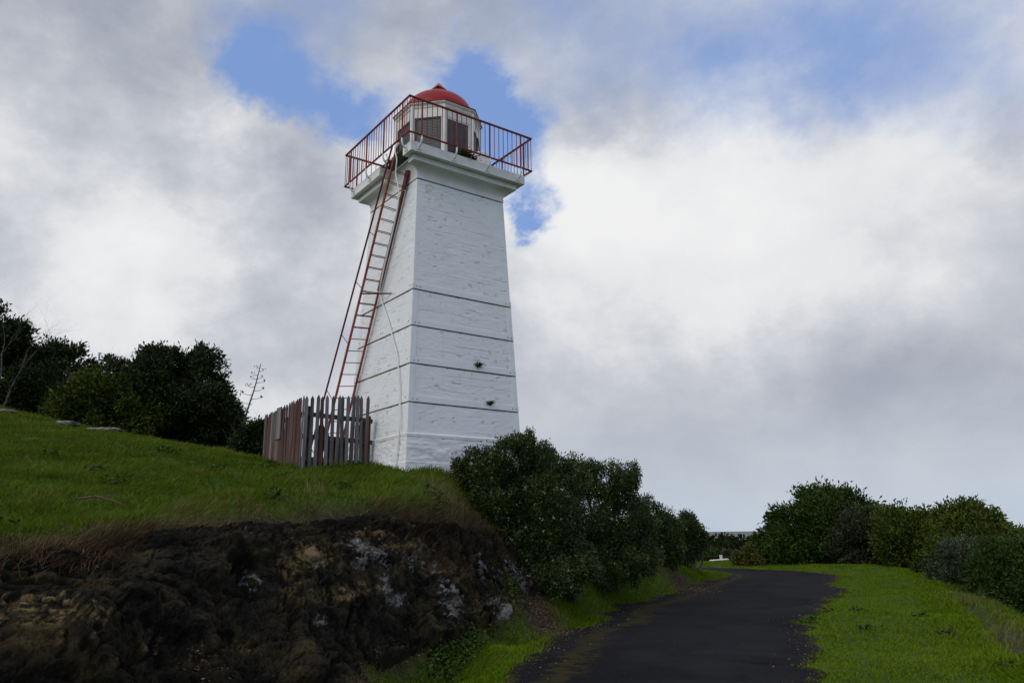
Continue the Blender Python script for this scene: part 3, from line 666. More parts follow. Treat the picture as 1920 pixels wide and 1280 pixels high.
# white conduit that wanders down the left face
cd = [(-1.56, -1.02, 8.415), (-1.62, -.968, 8.238), (-1.60, -1.019, 7.99), (-1.58, -.946, 7.706), (-1.54, -1.02, 7.30), (-1.52, -.97, 6.95), (-1.50, -.734, 6.479), (-1.46, -.382, 5.978), (-1.42, -.05, 5.457), (-1.32, .16, 5.22), (-1.325, -.28, 4.554), (-1.355, -.62, 4.0), (-1.375, -.85, 3.6), (-1.40, -1.02, 2.95), (-1.42, -1.09, 2.6), (-1.445, -1.16, 2.1), (-1.475, -1.12, 1.5), (-1.49, -1.10, 1.0)]
cds = smoothline(np.array(cd), 5)
lpart('conduit', MB().tube([tuple(p) for p in cds], .016, 8), M_WHITE, smooth=True)
cl = smoothline(np.array([(-1.56, -.42, 8.40), (-1.60, -.55, 8.25), (-1.58, -.72, 8.12), (-1.56, -.62, 8.2), (-1.58, -.45, 8.22), (-1.545, -.36, 8.1)]), 5)
lpart('looped_cable', MB().tube([tuple(p) for p in cl], .017, 8), M_WHITE, smooth=True)

# ladder leaning through the notch of the gallery
lad = empty('ladder', (*loc2w(-1.75, 1.75, 1.45)[:2], 1.45), YAW)
tag(lad, 'long rust red steel ladder with side handrail leaning against the lighthouse', 'ladder')
def L3(x, y, z):
    c = Vector(loc2w(x, y, z)) - Vector(lad.location); return Matrix.Rotation(-YAW, 3, 'Z') @ c
Rt, Rb = np.array((-1.22, -.86, 7.95)), np.array((-1.48, 1.90, 1.42))
Lt, Lb = np.array((-1.60, -1.0, 8.30)), np.array((-1.88, 1.97, 1.35))
def bar(name, a, b, w_, t_, mat, parent):
    a, b = Vector(a), Vector(b); z = (b - a).normalized(); x = Vector((1, 0, 0)); x = (x - z * x.dot(z)).normalized(); y = z.cross(x)
    V = [p + x * sx_ * t_ + y * sy_ * w_ for p in (a, b) for sx_, sy_ in ((-1, -1), (1, -1), (1, 1), (-1, 1))]
    MB().add(V, [(0, 3, 2, 1), (4, 5, 6, 7), (0, 1, 5, 4), (1, 2, 6, 5), (2, 3, 7, 6), (3, 0, 4, 7)]).build(name, mat, parent)
def lerp(a, b, t): return a * (1 - t) + b * t
bar('stringer', L3(*lerp(Lb, Lt, 0)), L3(*Lt), .028, .018, M_RUST, lad)
bar('stringer', L3(*Rb), L3(*lerp(Rb, Rt, .60)), .026, .018, M_RUST, lad)
bar('stringer', L3(*lerp(Rb, Rt, .602)), L3(*lerp(Rb, Rt, .93)), .046, .026, M_RUSTD, lad)
bar('stringer_end_plate', L3(*lerp(Rb, Rt, .932)), L3(*(Rt + (-.0, .04, -.02))), .07, .022, M_RUSTD, lad)
NR = 26
for i in range(NR):
    t = (i + .5) / NR
    a, b = lerp(Lb, Lt, t * .955), lerp(Rb, Rt, t * 1.0)
    MB().tube([L3(*a), L3(*b)], .010, 6).build('rung', M_RUSTD, lad)
    if t > .48:
        a2, b2 = a + (0, .07, .0), b + (0, .07, .0); MB().tube([L3(*a2), L3(*b2)], .008, 6).build('rung', M_RUSTD, lad)
Ht, Hb = np.array((-1.66, -.90, 8.36)), np.array((-2.08, 2.02, 1.75))
MB().tube([L3(*Hb), L3(*Ht)], .022, 8).build('handrail', M_RUSTD, lad)
for t in (.03, .22, .40, .57, .73, .90):
    MB().tube([L3(*lerp(Hb, Ht, t)), L3(*lerp(Lb, Lt, t + .005))], .009, 6).build('handrail_bracket', M_RUSTD, lad)
# wall tie
MB().tube([L3(-1.72, .30, 5.24), L3(-1.25, -.30, 5.17)], .017, 6).build('wall_tie', M_RUSTD, lad)

# ------------------------------------------------------------------ picket fence
fo = loc2w(-3.0, 0, 0); fz = float(height(fo[0], fo[1]))
fence = empty('picket_fence', (fo[0], fo[1], fz), YAW)
tag(fence, 'weathered grey and red wooden picket fence around the ladder foot', 'fence')
def Fp(x, y, z): return Vector((x + 3.0, y, z - fz))
def picket(h, w_=.07, t_=.018, pt=.07):
    V = [(-w_ / 2, -t_ / 2, 0), (w_ / 2, -t_ / 2, 0), (w_ / 2, -t_ / 2, h - pt), (0, -t_ / 2, h), (-w_ / 2, -t_ / 2, h - pt)]
    V += [(x, t_ / 2, z) for x, y, z in V]
    return MB().add(V, [(0, 1, 2, 3, 4), (9, 8, 7, 6, 5)] + [(k, k + 5, (k + 1) % 5 + 5, (k + 1) % 5) for k in range(5)])
pmesh = {}
def pk(h, mat, w_=.07, broken=False):
    key = (round(h, 2), mat.name, w_, broken)
    if key not in pmesh: pmesh[key] = picket(h, w_, pt=.07 if not broken else -.0 + .16).mesh('picket', mat)
    return pmesh[key]
px_front = [-2.985, -2.845, -2.735, -2.625, -2.51, -2.395, -2.285, -2.18, -2.07, -1.96, -1.85, -1.745, -1.64]
for i, x in enumerate(px_front):
    wp = loc2w(x, 0, 0); z = float(height(wp[0], wp[1])) - .12
    top = 2.775 + .01 * i + random.uniform(-.015, .015)
    mat = M_WOOD if i not in (3, 12) else M_WOODR
    o = mobj('picket', pk(round((top - z), 2), mat), fence); o.location = Fp(x, -.03, z); o.rotation_euler = (random.uniform(-.02, .02), random.uniform(-.012, .012), random.uniform(-.06, .06))
nl = 27
for i in range(nl):
    y = .03 + i * .085; wp = loc2w(-3.0, y, 0); z = float(height(wp[0], wp[1])) - .15
    top = 2.755 - .004 * i + random.uniform(-.02, .02)
    mat = M_WOODR if h3(np.array([i]), np.array([3]), np.array([1]))[0] > .10 else M_WOOD
    if i in (0, nl - 1, 16, 17): mat = M_WOOD
    o = mobj('picket', pk(round(top - z, 2), mat, .078), fence); o.location = Fp(-3.03, y, z); o.rotation_euler = (random.uniform(-.014, .014), random.uniform(-.01, .01), math.pi / 2 + random.uniform(-.05, .05))
# broken inner boards behind the front row
for x, h, wd, a in ((-2.90, 1.0, .10, .0), (-2.62, .95, .16, .03), (-2.42, .72, .09, -.04), (-2.30, .62, .08, .02), (-2.20, .64, .09, 0), (-2.10, .60, .09, .02), (-2.02, .72, .08, -.05), (-1.92, 1.1, .08, .02), (-1.80, 1.05, .09, 0), (-1.68, 1.1, .09, .02)):
    wp = loc2w(x, .1, 0); z = float(height(wp[0], wp[1])) - .08
    o = mobj('broken_picket', pk(h + .05, M_WOODR, wd, True), fence); o.location = Fp(x, .07 + random.uniform(-.01, .02), z); o.rotation_euler = (0, a, 0)
for zt in (2.40, 1.95, 1.50):
    b_ = MB(); a, c = Fp(-2.99, .012, zt - .02), Fp(-1.47, .012, zt - .06)
    b_.box(0, 1.50, -.018, .03, -.045, .045); o = b_.build('fence_rail', M_WOODB, fence); o.location = Fp(-2.99, .0, zt); o.rotation_euler = (0, .03, 0)
    b_ = MB().box(-.03, .018, 0, 2.2, -.045, .045); o = b_.build('fence_rail', M_WOODB, fence); o.location = Fp(-2.985, .04, zt)
for x, y, h in ((-2.88, .08, 1.24), (-1.55, .08, 1.1), (-2.93, 2.16, .85), (-2.93, 1.1, .95)):
    wp = loc2w(x, y, 0); z = float(height(wp[0], wp[1])) - .2
    o = MB().box(-.045, .045, -.045, .045, 0, h + .2).build('fence_post', M_WOODB, fence, bevel=.006); o.location = Fp(x, y, z)
# board with a small box nailed on the outside of the long side
o = MB().box(-.02, .0, -.14, .14, -.34, .34).build('nailed_board', M_WOOD, fence); o.location = Fp(-3.045, 1.32, 2.36)

# ------------------------------------------------------------------ leaves and plants
def leaf_mesh(name, P, Dr, L, W, tint, mat, fold=.0):
    n = len(P); up = rng.normal(size=(n, 3)); S = np.cross(Dr, up); S /= np.linalg.norm(S, axis=1)[:, None] + 1e-9
    L = np.broadcast_to(L, n)[:, None]; W = np.broadcast_to(W, n)[:, None]
    V = np.empty((n, 4, 3)); V[:, 0] = P; V[:, 1] = P + Dr * L * .55 + S * W * .5; V[:, 2] = P + Dr * L; V[:, 3] = P + Dr * L * .55 - S * W * .5
    I = np.arange(n * 4).reshape(n, 4); return make_mesh(name, V.reshape(-1, 3), [I], mat, False, {'tint': np.repeat(tint, 4)})
def unit(v): return v / (np.linalg.norm(v, axis=-1, keepdims=True) + 1e-9)
def crown_points(lobes, n, seed, inner=.35, rag=.2, sprig=.05):
    r = np.random.default_rng(seed); lob = np.array(lobes, float); sub = [np.c_[lob[:, :3], lob[:, 3:6] * .80]]
    for l in lob:      # every lobe carries its own crop of uneven smaller clumps
        m = 26; dd = unit(r.normal(size=(m, 3))); rs = l[3:6].mean() * r.uniform(.16, .40, m)
        sub.append(np.c_[l[:3] + dd * l[3:6] * r.uniform(.72, 1.0, m)[:, None], rs * r.uniform(.8, 1.2, m), rs, rs * r.uniform(.8, 1.3, m)])
    lob = np.vstack(sub); ar = lob[:, 3] * lob[:, 5]; k = r.choice(len(lob), n, p=ar / ar.sum())
    d = unit(r.normal(size=(n, 3))); c = lob[k]
    rad = 1 - inner * r.random(n) ** 1.6
    q = c[:, :3] + d * c[:, 3:6]; rad = rad * (1 + rag * fbm(q * 3.1 + seed, 3, seed)) ; sp = r.random(n) < sprig; rad = np.where(sp & (d[:, 2] > -.2), rad * (1 + .38 * r.random(n)), rad)
    return c[:, :3] + d * c[:, 3:6] * rad[:, None], d, k
def shrub(name, label, cat, base, lobes, n, leaf=(.06, .024), per=9, mat=None, group=None, seed=1, flowers=0, fmat=None, spread=.5, upb=.35, inner=.45, nbr=14, bark=None, rag=.2, sprig=.06, trunkr=.05):
    base = np.array(base, float); root = empty(name, tuple(base)); tag(root, label, cat, group)
    C_, d, k = crown_points(lobes, n, seed, inner, rag, sprig)
    gnd = height(C_[:, 0], C_[:, 1]); C_ = C_[C_[:, 2] > gnd + .02]; n = len(C_); d = d[:n]
    r = np.random.default_rng(seed + 5); cen = np.array(lobes)[:, :3].mean(0)
    out = unit(unit(C_ - cen) + (0, 0, upb))
    P = np.repeat(C_, per, 0); O = np.repeat(out, per, 0)
    Dr = unit(O * .8 + r.normal(size=P.shape) * spread * 1.2); P = P + Dr * leaf[0] * .15 + r.normal(size=P.shape) * leaf[0] * .55
    t = np.repeat(np.clip(.5 + .45 * fbm(C_ * 1.4, 3, seed + 3) + r.normal(size=n) * .13, 0, 1), per) + r.normal(size=len(P)) * .08
    o = mobj('crown', leaf_mesh('crown', P - base, Dr, leaf[0] * r.uniform(.6, 1.3, len(P)), leaf[1] * r.uniform(.7, 1.2, len(P)), np.clip(t, 0, 1), mat), root)
    # woody frame
    mb = MB(); lob = np.array(lobes)
    for j in range(nbr):
        l = lob[r.integers(len(lob))]; dd = unit(r.normal(size=3)); dd[2] = abs(dd[2]); tip = l[:3] + dd * l[3:6] * .75 - base
        st = np.array([r.normal() * .12, r.normal() * .12, -.15]) + (l[:3] - base) * (.35 * r.random()) * (1, 1, 0)
        mid = lerp(st, tip, .5) + r.normal(size=3) * .12
        mb.tube([st, lerp(st, mid, .5) + r.normal(size=3) * .05, mid, tip], [trunkr, trunkr * .8, trunkr * .5, .006], 5, False)
    mb.build('branches', bark or M_BARK, root, smooth=True)
    if flowers:
        kx = r.choice(n, min(flowers, n), replace=False); fp = np.repeat(C_[kx] + out[kx] * leaf[0] * .8, 6, 0); fd = unit(r.normal(size=fp.shape) + (0, 0, .6))
        o = mobj('blossom', leaf_mesh('blossom', fp - base + fd * .008, fd, .026, .02, r.random(len(fp)), fmat), root); o['kind'] = 'stuff'
    return root
def lobe(px, py, Y, rx, rz, ry=None):
    c = atY(px, py, Y); s_ = Y / F; return (*c, rx * s_, (ry if ry else rx * 1.0) * s_, rz * s_)
def gnd_at(x, y): return float(height(x, y))
def base_at(px, Y, dz=0):
    x = atY(px, 1000, Y)[0]; return (x, Y, gnd_at(x, Y) + dz)

ML_BUSH = attrmat('waxy_green_leaf', (.012, .022, .004), (.034, .055, .010), spec=.2, rough=.5, c3=(.085, .11, .026))
ML_DARK = attrmat('dark_evergreen_leaf', (.006, .012, .003), (.020, .035, .008), spec=.12, rough=.6, c3=(.045, .065, .014))
ML_GREEN = attrmat('mid_green_leaf', (.010, .024, .004), (.030, .060, .009), spec=.1, c3=(.06, .10, .015))
ML_YEL = attrmat('yellow_green_leaf', (.016, .028, .004), (.045, .066, .008), spec=.1, c3=(.095, .11, .014))
ML_SILV = attrmat('silvery_leaf', (.010, .022, .006), (.036, .056, .022), spec=.08, c3=(.19, .21, .15))
ML_BROWN = attrmat('brown_green_leaf', (.012, .018, .006), (.035, .045, .016), c3=(.085, .085, .05))
M_FLOWER = attrmat('small_white_flower', (.30, .30, .24), (.55, .55, .48))

# the big flowering shrub beside the tower and its neighbours
shrub('flowering_shrub', 'large waxy green shrub with tiny white flowers hiding the lighthouse corner', 'shrub', base_at(960, 15.5),
      [lobe(905, 880, 14.8, 42, 42), lobe(960, 862, 15.3, 52, 46), lobe(1010, 880, 15.6, 50, 48), lobe(935, 945, 14.9, 58, 60), lobe(1000, 960, 15.2, 70, 75), lobe(900, 1010, 14.9, 36, 44), lobe(1005, 1035, 15.3, 72, 60), lobe(955, 1000, 15.0, 60, 60), lobe(985, 832, 15.5, 20, 20), lobe(1060, 920, 15.8, 46, 60), lobe(1060, 1030, 15.8, 50, 60), lobe(1010, 1085, 14.9, 60, 30), lobe(1070, 1075, 15.6, 50, 34), lobe(868, 880, 14.7, 20, 20)],
      15500, (.062, .026), 9, ML_BUSH, 'shrubs between the tower and the road', 21, 900, M_FLOWER)
shrub('flowering_shrub', 'middle waxy shrub right of the biggest one, darker leafy top', 'shrub', base_at(1120, 18.4),
      [lobe(1085, 895, 18.0, 36, 36), lobe(1140, 905, 18.4, 46, 36), lobe(1165, 920, 18.5, 26, 34), lobe(1105, 960, 18.2, 60, 60), lobe(1175, 975, 18.6, 50, 50), lobe(1130, 1030, 18.4, 66, 56), lobe(1190, 1030, 18.8, 40, 40), lobe(1110, 1065, 18.0, 56, 32), lobe(1170, 1062, 18.6, 46, 28), lobe(1190, 885, 18.6, 10, 14)],
      10500, (.064, .026), 8, ML_BUSH, 'shrubs between the tower and the road', 22, 320, M_FLOWER)
shrub('flowering_shrub', 'low waxy shrub near the road bend at the foot of the line', 'shrub', base_at(1222, 23.9),
      [lobe(1215, 970, 23.9, 34, 34), lobe(1235, 1010, 23.9, 38, 44), lobe(1200, 1030, 23.9, 38, 34), lobe(1215, 1050, 23.9, 40, 22), lobe(1245, 1040, 23.9, 30, 20)],
      5200, (.08, .034), 8, ML_BUSH, 'shrubs between the tower and the road', 23, 160, M_FLOWER)
shrub('flowering_shrub', 'rightmost small waxy shrub with ragged pale tips above the road bend', 'shrub', base_at(1284, 27.3),
      [lobe(1282, 1000, 27.3, 34, 32), lobe(1306, 1008, 27.3, 18, 26), lobe(1270, 1030, 27.3, 34, 24), lobe(1290, 975, 27.3, 14, 12), lobe(1262, 1045, 27.3, 30, 18)],
      2900, (.09, .038), 8, ML_BUSH, 'shrubs between the tower and the road', 24, 160, M_FLOWER, rag=.3, sprig=.12)

# left skyline
shrub('evergreen_shrub', 'broad dark evergreen shrub on the hill crest left of the fence', 'shrub', base_at(300, 25),
      [lobe(300, 700, 25, 55, 46), lobe(375, 710, 25, 46, 50), lobe(250, 730, 24.5, 66, 46), lobe(350, 765, 24.5, 80, 64), lobe(270, 780, 24.2, 90, 56), lobe(395, 800, 24.5, 48, 44), lobe(290, 672, 25, 26, 22), lobe(372, 678, 25, 22, 24), lobe(425, 775, 24.8, 26, 40)],
      11000, (.15, .06), 7, ML_DARK, 'shrubs on the hill crest', 31, rag=.3, sprig=.1, nbr=22)
shrub('evergreen_shrub', 'low olive tinged shrub in front of the broad dark one', 'shrub', base_at(170, 23.5),
      [lobe(200, 740, 23.5, 60, 40), lobe(150, 770, 23.2, 56, 40), lobe(235, 790, 23.2, 70, 40)],
      4200, (.13, .055), 7, ML_YEL, 'shrubs on the hill crest', 32, rag=.25)
shrub('evergreen_tree', 'dark ragged tree at the left edge of the view on the hill', 'tree', base_at(10, 27),
      [lobe(5, 650, 27, 46, 40), lobe(30, 625, 27, 22, 20), lobe(-60, 640, 27, 70, 80), lobe(-10, 720, 27, 70, 60)],
      4500, (.17, .07), 7, ML_DARK, 'trees on the hill', 33, rag=.35, sprig=.1, trunkr=.09)
shrub('evergreen_tree', 'airy dark tree between the left edge tree and the broad shrub', 'tree', base_at(100, 27.5),
      [lobe(100, 672, 27.5, 36, 26), lobe(130, 664, 27.5, 20, 14), lobe(75, 690, 27.5, 34, 32), lobe(150, 700, 27.5, 34, 22), lobe(90, 740, 27, 80, 46), lobe(205, 680, 27.3, 10, 8)],
      3300, (.16, .065), 7, ML_DARK, 'trees on the hill', 34, rag=.35, sprig=.12)
shrub('small_shrub', 'small dark shrub just left of the picket fence', 'shrub', base_at(472, 21.5),
      [lobe(474, 830, 21.5, 26, 26), lobe(482, 805, 21.5, 12, 12), lobe(460, 842, 21.3, 18, 18)],
      1300, (.12, .05), 7, ML_DARK, 'shrubs on the hill crest', 35, rag=.3, sprig=.12, nbr=8)

def bare(name, label, cat, base, hgt, seed, spreadx=.5, n0=5, r0=.04, mat=M_TWIG, levels=4, lean=(0, 0), group=None):
    r = random.Random(seed); root = empty(name, base); tag(root, label, cat, group); mb = MB(); tk = MB()
    def grow(p, d, L, rad, lev, b):
        pts = [p]; rs = [rad]
        for i in range(4):
            d = (d + Vector((r.gauss(0, .16), r.gauss(0, .16), r.gauss(.03, .10)))).normalized(); p = p + d * L / 4; pts.append(p); rs.append(rad * (1 - .16 * (i + 1)))
        b.tube(pts, rs, 5 if lev < 2 else 3, False)
        if lev < levels:
            for _ in range(r.choice((2, 3, 3)) if lev < 3 else 2):
                k = r.choice((2, 3, 4)); nd = (d + Vector((r.gauss(0, spreadx), r.gauss(0, spreadx), r.gauss(.1, .3)))).normalized(); grow(pts[k], nd, L * r.uniform(.55, .8), rs[k] * .62, lev + 1, mb)
    for _ in range(n0):
        grow(Vector((r.gauss(0, .15), r.gauss(0, .15), -.1)), Vector((r.gauss(lean[0], .35), r.gauss(lean[1], .3), 1)).normalized(), hgt * .42, r0, 0, tk)
    tk.build('trunk', mat, root, smooth=True); mb.build('twigs', mat, root, smooth=True); return root
bare('bare_tree', 'leafless grey tree with fine twigs at the far left edge', 'tree', base_at(-45, 25), 5.4, 3, n0=4, r0=.05, levels=5)
bare('dead_bush', 'tangle of dead grey branches below the airy dark tree', 'bush', base_at(110, 24.5), 2.6, 5, .7, 9, .03, levels=4)
bare('dead_bush', 'dead twiggy bush arching over the shrub at the crest', 'bush', base_at(190, 25.5), 3.7, 8, .6, 7, .03, levels=4, lean=(.15, 0))
bare('dead_bush', 'thin bare twigs poking from the right end of the broad shrub', 'bush', base_at(438, 23.5), 2.3, 9, .5, 6, .018, levels=3, lean=(.1, 0))
# old agave flower stalk
ab = base_at(440, 22.5); ag = empty('agave_stalk', ab); tag(ag, 'tall dry leaning flower stalk with seed clusters left of fence', 'plant')
A0 = Vector(atY(442, 845, 22.5)) - Vector(ab); A1 = Vector(atY(462, 775, 22.5)) - Vector(ab); A2 = Vector(atY(478, 725, 22.5)) - Vector(ab); A3 = Vector(atY(489, 682, 22.5)) - Vector(ab)
sp = smoothline(np.array([A0, A1, A2, A3]), 6); MB().tube([Vector(p) for p in sp], list(np.linspace(.035, .010, len(sp))), 6).build('stem', M_BARK, ag, smooth=True)
rr_ = random.Random(4)
for i in range(11):
    t = .48 + i * .05; p = Vector(sp[min(int(t * (len(sp) - 1)), len(sp) - 1)]); sgn = 1 if i % 2 else -1; Lb_ = .34 * (1.1 - t) + .10
    e = p + Vector((sgn * Lb_, rr_.uniform(-.1, .1), Lb_ * .15)); mb = MB().tube([p, (p + e) / 2 + Vector((0, 0, -.015)), e], [.009, .007, .005], 4)
    nn = 9 if t < .75 else 4
    for _ in range(nn):
        q = e + Vector((rr_.gauss(0, .035), rr_.gauss(0, .03), rr_.gauss(.02, .02))); mb.tube([q, q + Vector((rr_.gauss(0, .012), 0, .035))], [.012, .006], 4)
    mb.build('seed_branch', M_BARK, ag)

# right-hand hedge line
shrub('coastal_shrub', 'tallest dark green shrub beyond the road bend', 'shrub', base_at(1540, 40),
      [lobe(1545, 960, 40, 50, 44), lobe(1590, 965, 40, 44, 40), lobe(1500, 1000, 39, 48, 44), lobe(1570, 1015, 39, 80, 50), lobe(1550, 942, 40, 20, 16), lobe(1600, 955, 40, 24, 16), lobe(1450, 1025, 38.5, 34, 34), lobe(1470, 1045, 38.5, 60, 26), lobe(1620, 1000, 39.5, 50, 46)],
      9500, (.24, .085), 7, ML_GREEN, 'shrubs beyond the road bend', 41, rag=.3, sprig=.12, upb=.8)
shrub('coastal_shrub', 'grey brown shrub with faded flower heads beside the tallest shrub', 'shrub', base_at(1640, 37),
      [lobe(1640, 990, 37, 60, 34), lobe(1660, 1020, 36.5, 70, 42), lobe(1605, 1025, 36.5, 44, 36)],
      5200, (.16, .07), 7, ML_BROWN, 'shrubs beyond the road bend', 42, 700, attrmat('faded_flower', (.12, .11, .09), (.22, .20, .17)), rag=.25)
shrub('coastal_shrub', 'yellow green leafy shrub right of the grey brown one', 'shrub', base_at(1730, 34),
      [lobe(1715, 1000, 34, 50, 30), lobe(1700, 1030, 33.5, 56, 36), lobe(1760, 1010, 33, 56, 40), lobe(1740, 1045, 33, 60, 30), lobe(1670, 975, 35, 30, 12)],
      5200, (.19, .075), 7, ML_YEL, 'shrubs beyond the road bend', 43, rag=.25, upb=.7)
shrub('coastal_shrub', 'tall bright yellow green shrub behind the silvery bush', 'shrub', base_at(1830, 29),
      [lobe(1800, 990, 29, 46, 36), lobe(1815, 965, 29, 24, 20), lobe(1840, 1015, 28.5, 50, 40), lobe(1830, 1060, 27.5, 80, 50), lobe(1862, 1008, 28, 34, 22), lobe(1790, 1060, 28, 60, 50)],
      6800, (.17, .06), 7, ML_YEL, 'shrubs beyond the road bend', 44, rag=.28, sprig=.12, upb=.9)
shrub('coastal_shrub', 'large dark green bush at the right edge below the bank', 'shrub', base_at(1920, 21),
      [lobe(1900, 1050, 22, 60, 46), lobe(1965, 1085, 21.5, 80, 56), lobe(1890, 1100, 20.5, 60, 50), lobe(1950, 1140, 19.5, 80, 60), lobe(1860, 1120, 20.8, 40, 36)],
      8200, (.12, .045), 8, ML_GREEN, 'shrubs beyond the road bend', 45, rag=.25, upb=.7)
shrub('silvery_bush', 'silvery grey leaved bush in front of the yellow green shrub', 'bush', base_at(1800, 24),
      [lobe(1780, 1045, 24, 18, 36), lobe(1812, 1040, 24, 18, 34), lobe(1845, 1060, 23.5, 20, 40), lobe(1765, 1075, 24, 24, 24), lobe(1815, 1085, 23.4, 40, 28), lobe(1868, 1090, 23.2, 16, 26)],
      2100, (.11, .032), 9, ML_SILV, None, 46, 300, attrmat('pale_bud', (.25, .26, .22), (.40, .42, .36)), upb=1.2, rag=.35, sprig=.2)
shrub('yellow_bush', 'small bright yellow bush beside the white fence post', 'bush', base_at(1400, 37),
      [lobe(1403, 1036, 37, 9, 12), lobe(1388, 1048, 37, 14, 7), lobe(1412, 1048, 37, 12, 9)],
      420, (.13, .06), 7, attrmat('yellow_leaf', (.02, .03, .006), (.07, .075, .010), c3=(.16, .14, .015)), None, 47, rag=.3, nbr=5, trunkr=.02)
shrub('low_bush', 'low dull green bush behind the wire fence near the bend', 'bush', base_at(1325, 44),
      [lobe(1300, 1046, 44, 40, 12), lobe(1330, 1048, 44, 30, 10)],
      900, (.15, .07), 7, ML_GREEN, None, 48, nbr=5, trunkr=.02)
shrub('low_bush', 'brownish low bush between the white post and the yellow bush', 'bush', base_at(1372, 43),
      [lobe(1372, 1046, 43, 14, 10)], 400, (.14, .07), 7, ML_BROWN, None, 49, nbr=5, trunkr=.02)

# far wood, seen as one dark mass below the horizon
r = np.random.default_rng(5)
fx, fy = r.uniform(-60, 330, 900), r.uniform(120, 230, 900)
FC = []; 
for x, y in zip(fx, fy):
    hgt = -1.05 - .004 * (y - 120) + r.normal() * .3; FC.append((x, y, hgt - r.uniform(2.2, 3.6), r.uniform(3, 6), r.uniform(3, 5), 0))
FC = np.array(FC); FC[:, 5] = 3.0
kk = np.repeat(np.arange(len(FC)), 90); d_ = unit(r.normal(size=(len(kk), 3))); d_[:, 2] = np.abs(d_[:, 2]) * .95 - .15; d_[:, 1] = -np.abs(d_[:, 1])
tops = -.95 + .35 * fbm(col3(FC[kk, 0] * .12, FC[kk, 1] * .12), 3, 4)
Pp = FC[kk, :3] + d_ * FC[kk, 3:6]; Pp[:, 2] = np.minimum(Pp[:, 2], tops)
lowk = r.uniform(0, 1, len(kk)) < .45; Pp[lowk, 2] -= r.uniform(0, 7, lowk.sum())
Dd = unit(r.normal(size=Pp.shape) + (0, 0, .3)); tt = np.clip(.5 + .4 * fbm(Pp * .25, 3, 9), 0, 1)
wood = mobj('distant_wood', leaf_mesh('distant_wood', Pp, Dd, r.uniform(.7, 1.3, len(Pp)), r.uniform(.5, .9, len(Pp)), tt, attrmat('distant_leaf', (.009, .015, .006), (.016, .024, .009), spec=.0, rough=1, c3=(.026, .032, .013))))
tag(wood, 'dark band of coastal wood below the sea horizon', 'wood', kind='stuff')
for k, x in enumerate((1354, 1367, 1378)):
    P0 = atY(x, 1046, 112); P1 = atY(x + 1, 1024, 112); MBt = MB().tube([P1 - P0 * 0 - P1, P0 - P1], .16, 5)
tb = MB()
for x, h in ((1354, 26), (1367, 22), (1379, 24), (1342, 20)):
    P0, P1 = atY(x, 1052, 112), atY(x + 1.5, 1052 - h, 112); tb.tube([P0, P1], [.10, .06], 5)
o = tb.build('pale_trunks', M_TWIG, wood); o['kind'] = 'stuff'

# white post with a fallen rail and wire
wb = base_at(1349, 41); wp_ = empty('wire_fence', wb); tag(wp_, 'low wire fence with white leaning post and rail beyond road', 'fence')
zt = atY(1348, 1040, 41)[2] - wb[2]
MB().box(-.06, .06, -.06, .06, -.1, zt).build('post', simple('white_post_paint', (.75, .75, .72), (.6, .6, .56), 4, .6), wp_).rotation_euler = (0, -.05, 0)
a, b = Vector(atY(1331, 1051, 40.6)) - Vector(wb), Vector(atY(1366, 1048, 40.6)) - Vector(wb)
MB().tube([a, b], .06, 6).build('rail', simple('white_rail_paint', (.75, .75, .72), (.6, .6, .56), 4, .6), wp_)
a, b = Vector(atY(1300, 1042, 41)) - Vector(wb), Vector(atY(1420, 1043, 41)) - Vector(wb)
MB().tube([a, b], .012, 4).build('wire', M_TWIG, wp_)

# plants growing on masonry
def tuft(name, label, P, n, L, mat, seed, down=0.0, flat=None):
    r = np.random.default_rng(seed); d = unit(r.normal(size=(n, 3)) * (1, 1, .6) + (0, -.5, -down)); p = r.normal(size=(n, 3)) * L * .8 * (.8, .3, .35)
    o = mobj(name, leaf_mesh(name, p, d, L * r.uniform(.5, 1.2, n), L * .35, r.random(n), mat)); o.location = P; tag(o, label, 'plant'); return o
tuft('wall_plant', 'small green weed rooted in the wall below the third strap', loc2w(.32, -1.375, 3.56), 110, .07, ML_GREEN, 1)
tuft('wall_plant', 'small green weed rooted in the wall above the lowest strap', loc2w(.59, -1.405, 2.745), 100, .065, ML_GREEN, 2)
P = loc2w(-.15, -1.50, 8.42)
pts_ = r.normal(size=(1000, 3)) * (.14, .06, .07); dl = unit(r.normal(size=(1000, 3)) + (0, -.2, .3))
o = mobj('gallery_plant', leaf_mesh('gallery_plant', pts_, dl, .06, .025, r.random(1000), ML_DARK)); 
P = loc2w(-.02, -1.40, 8.36); o.location = P; o.rotation_euler = (0, 0, YAW)
tag(o, 'bushy green weed growing on the gallery edge under the lantern', 'plant')

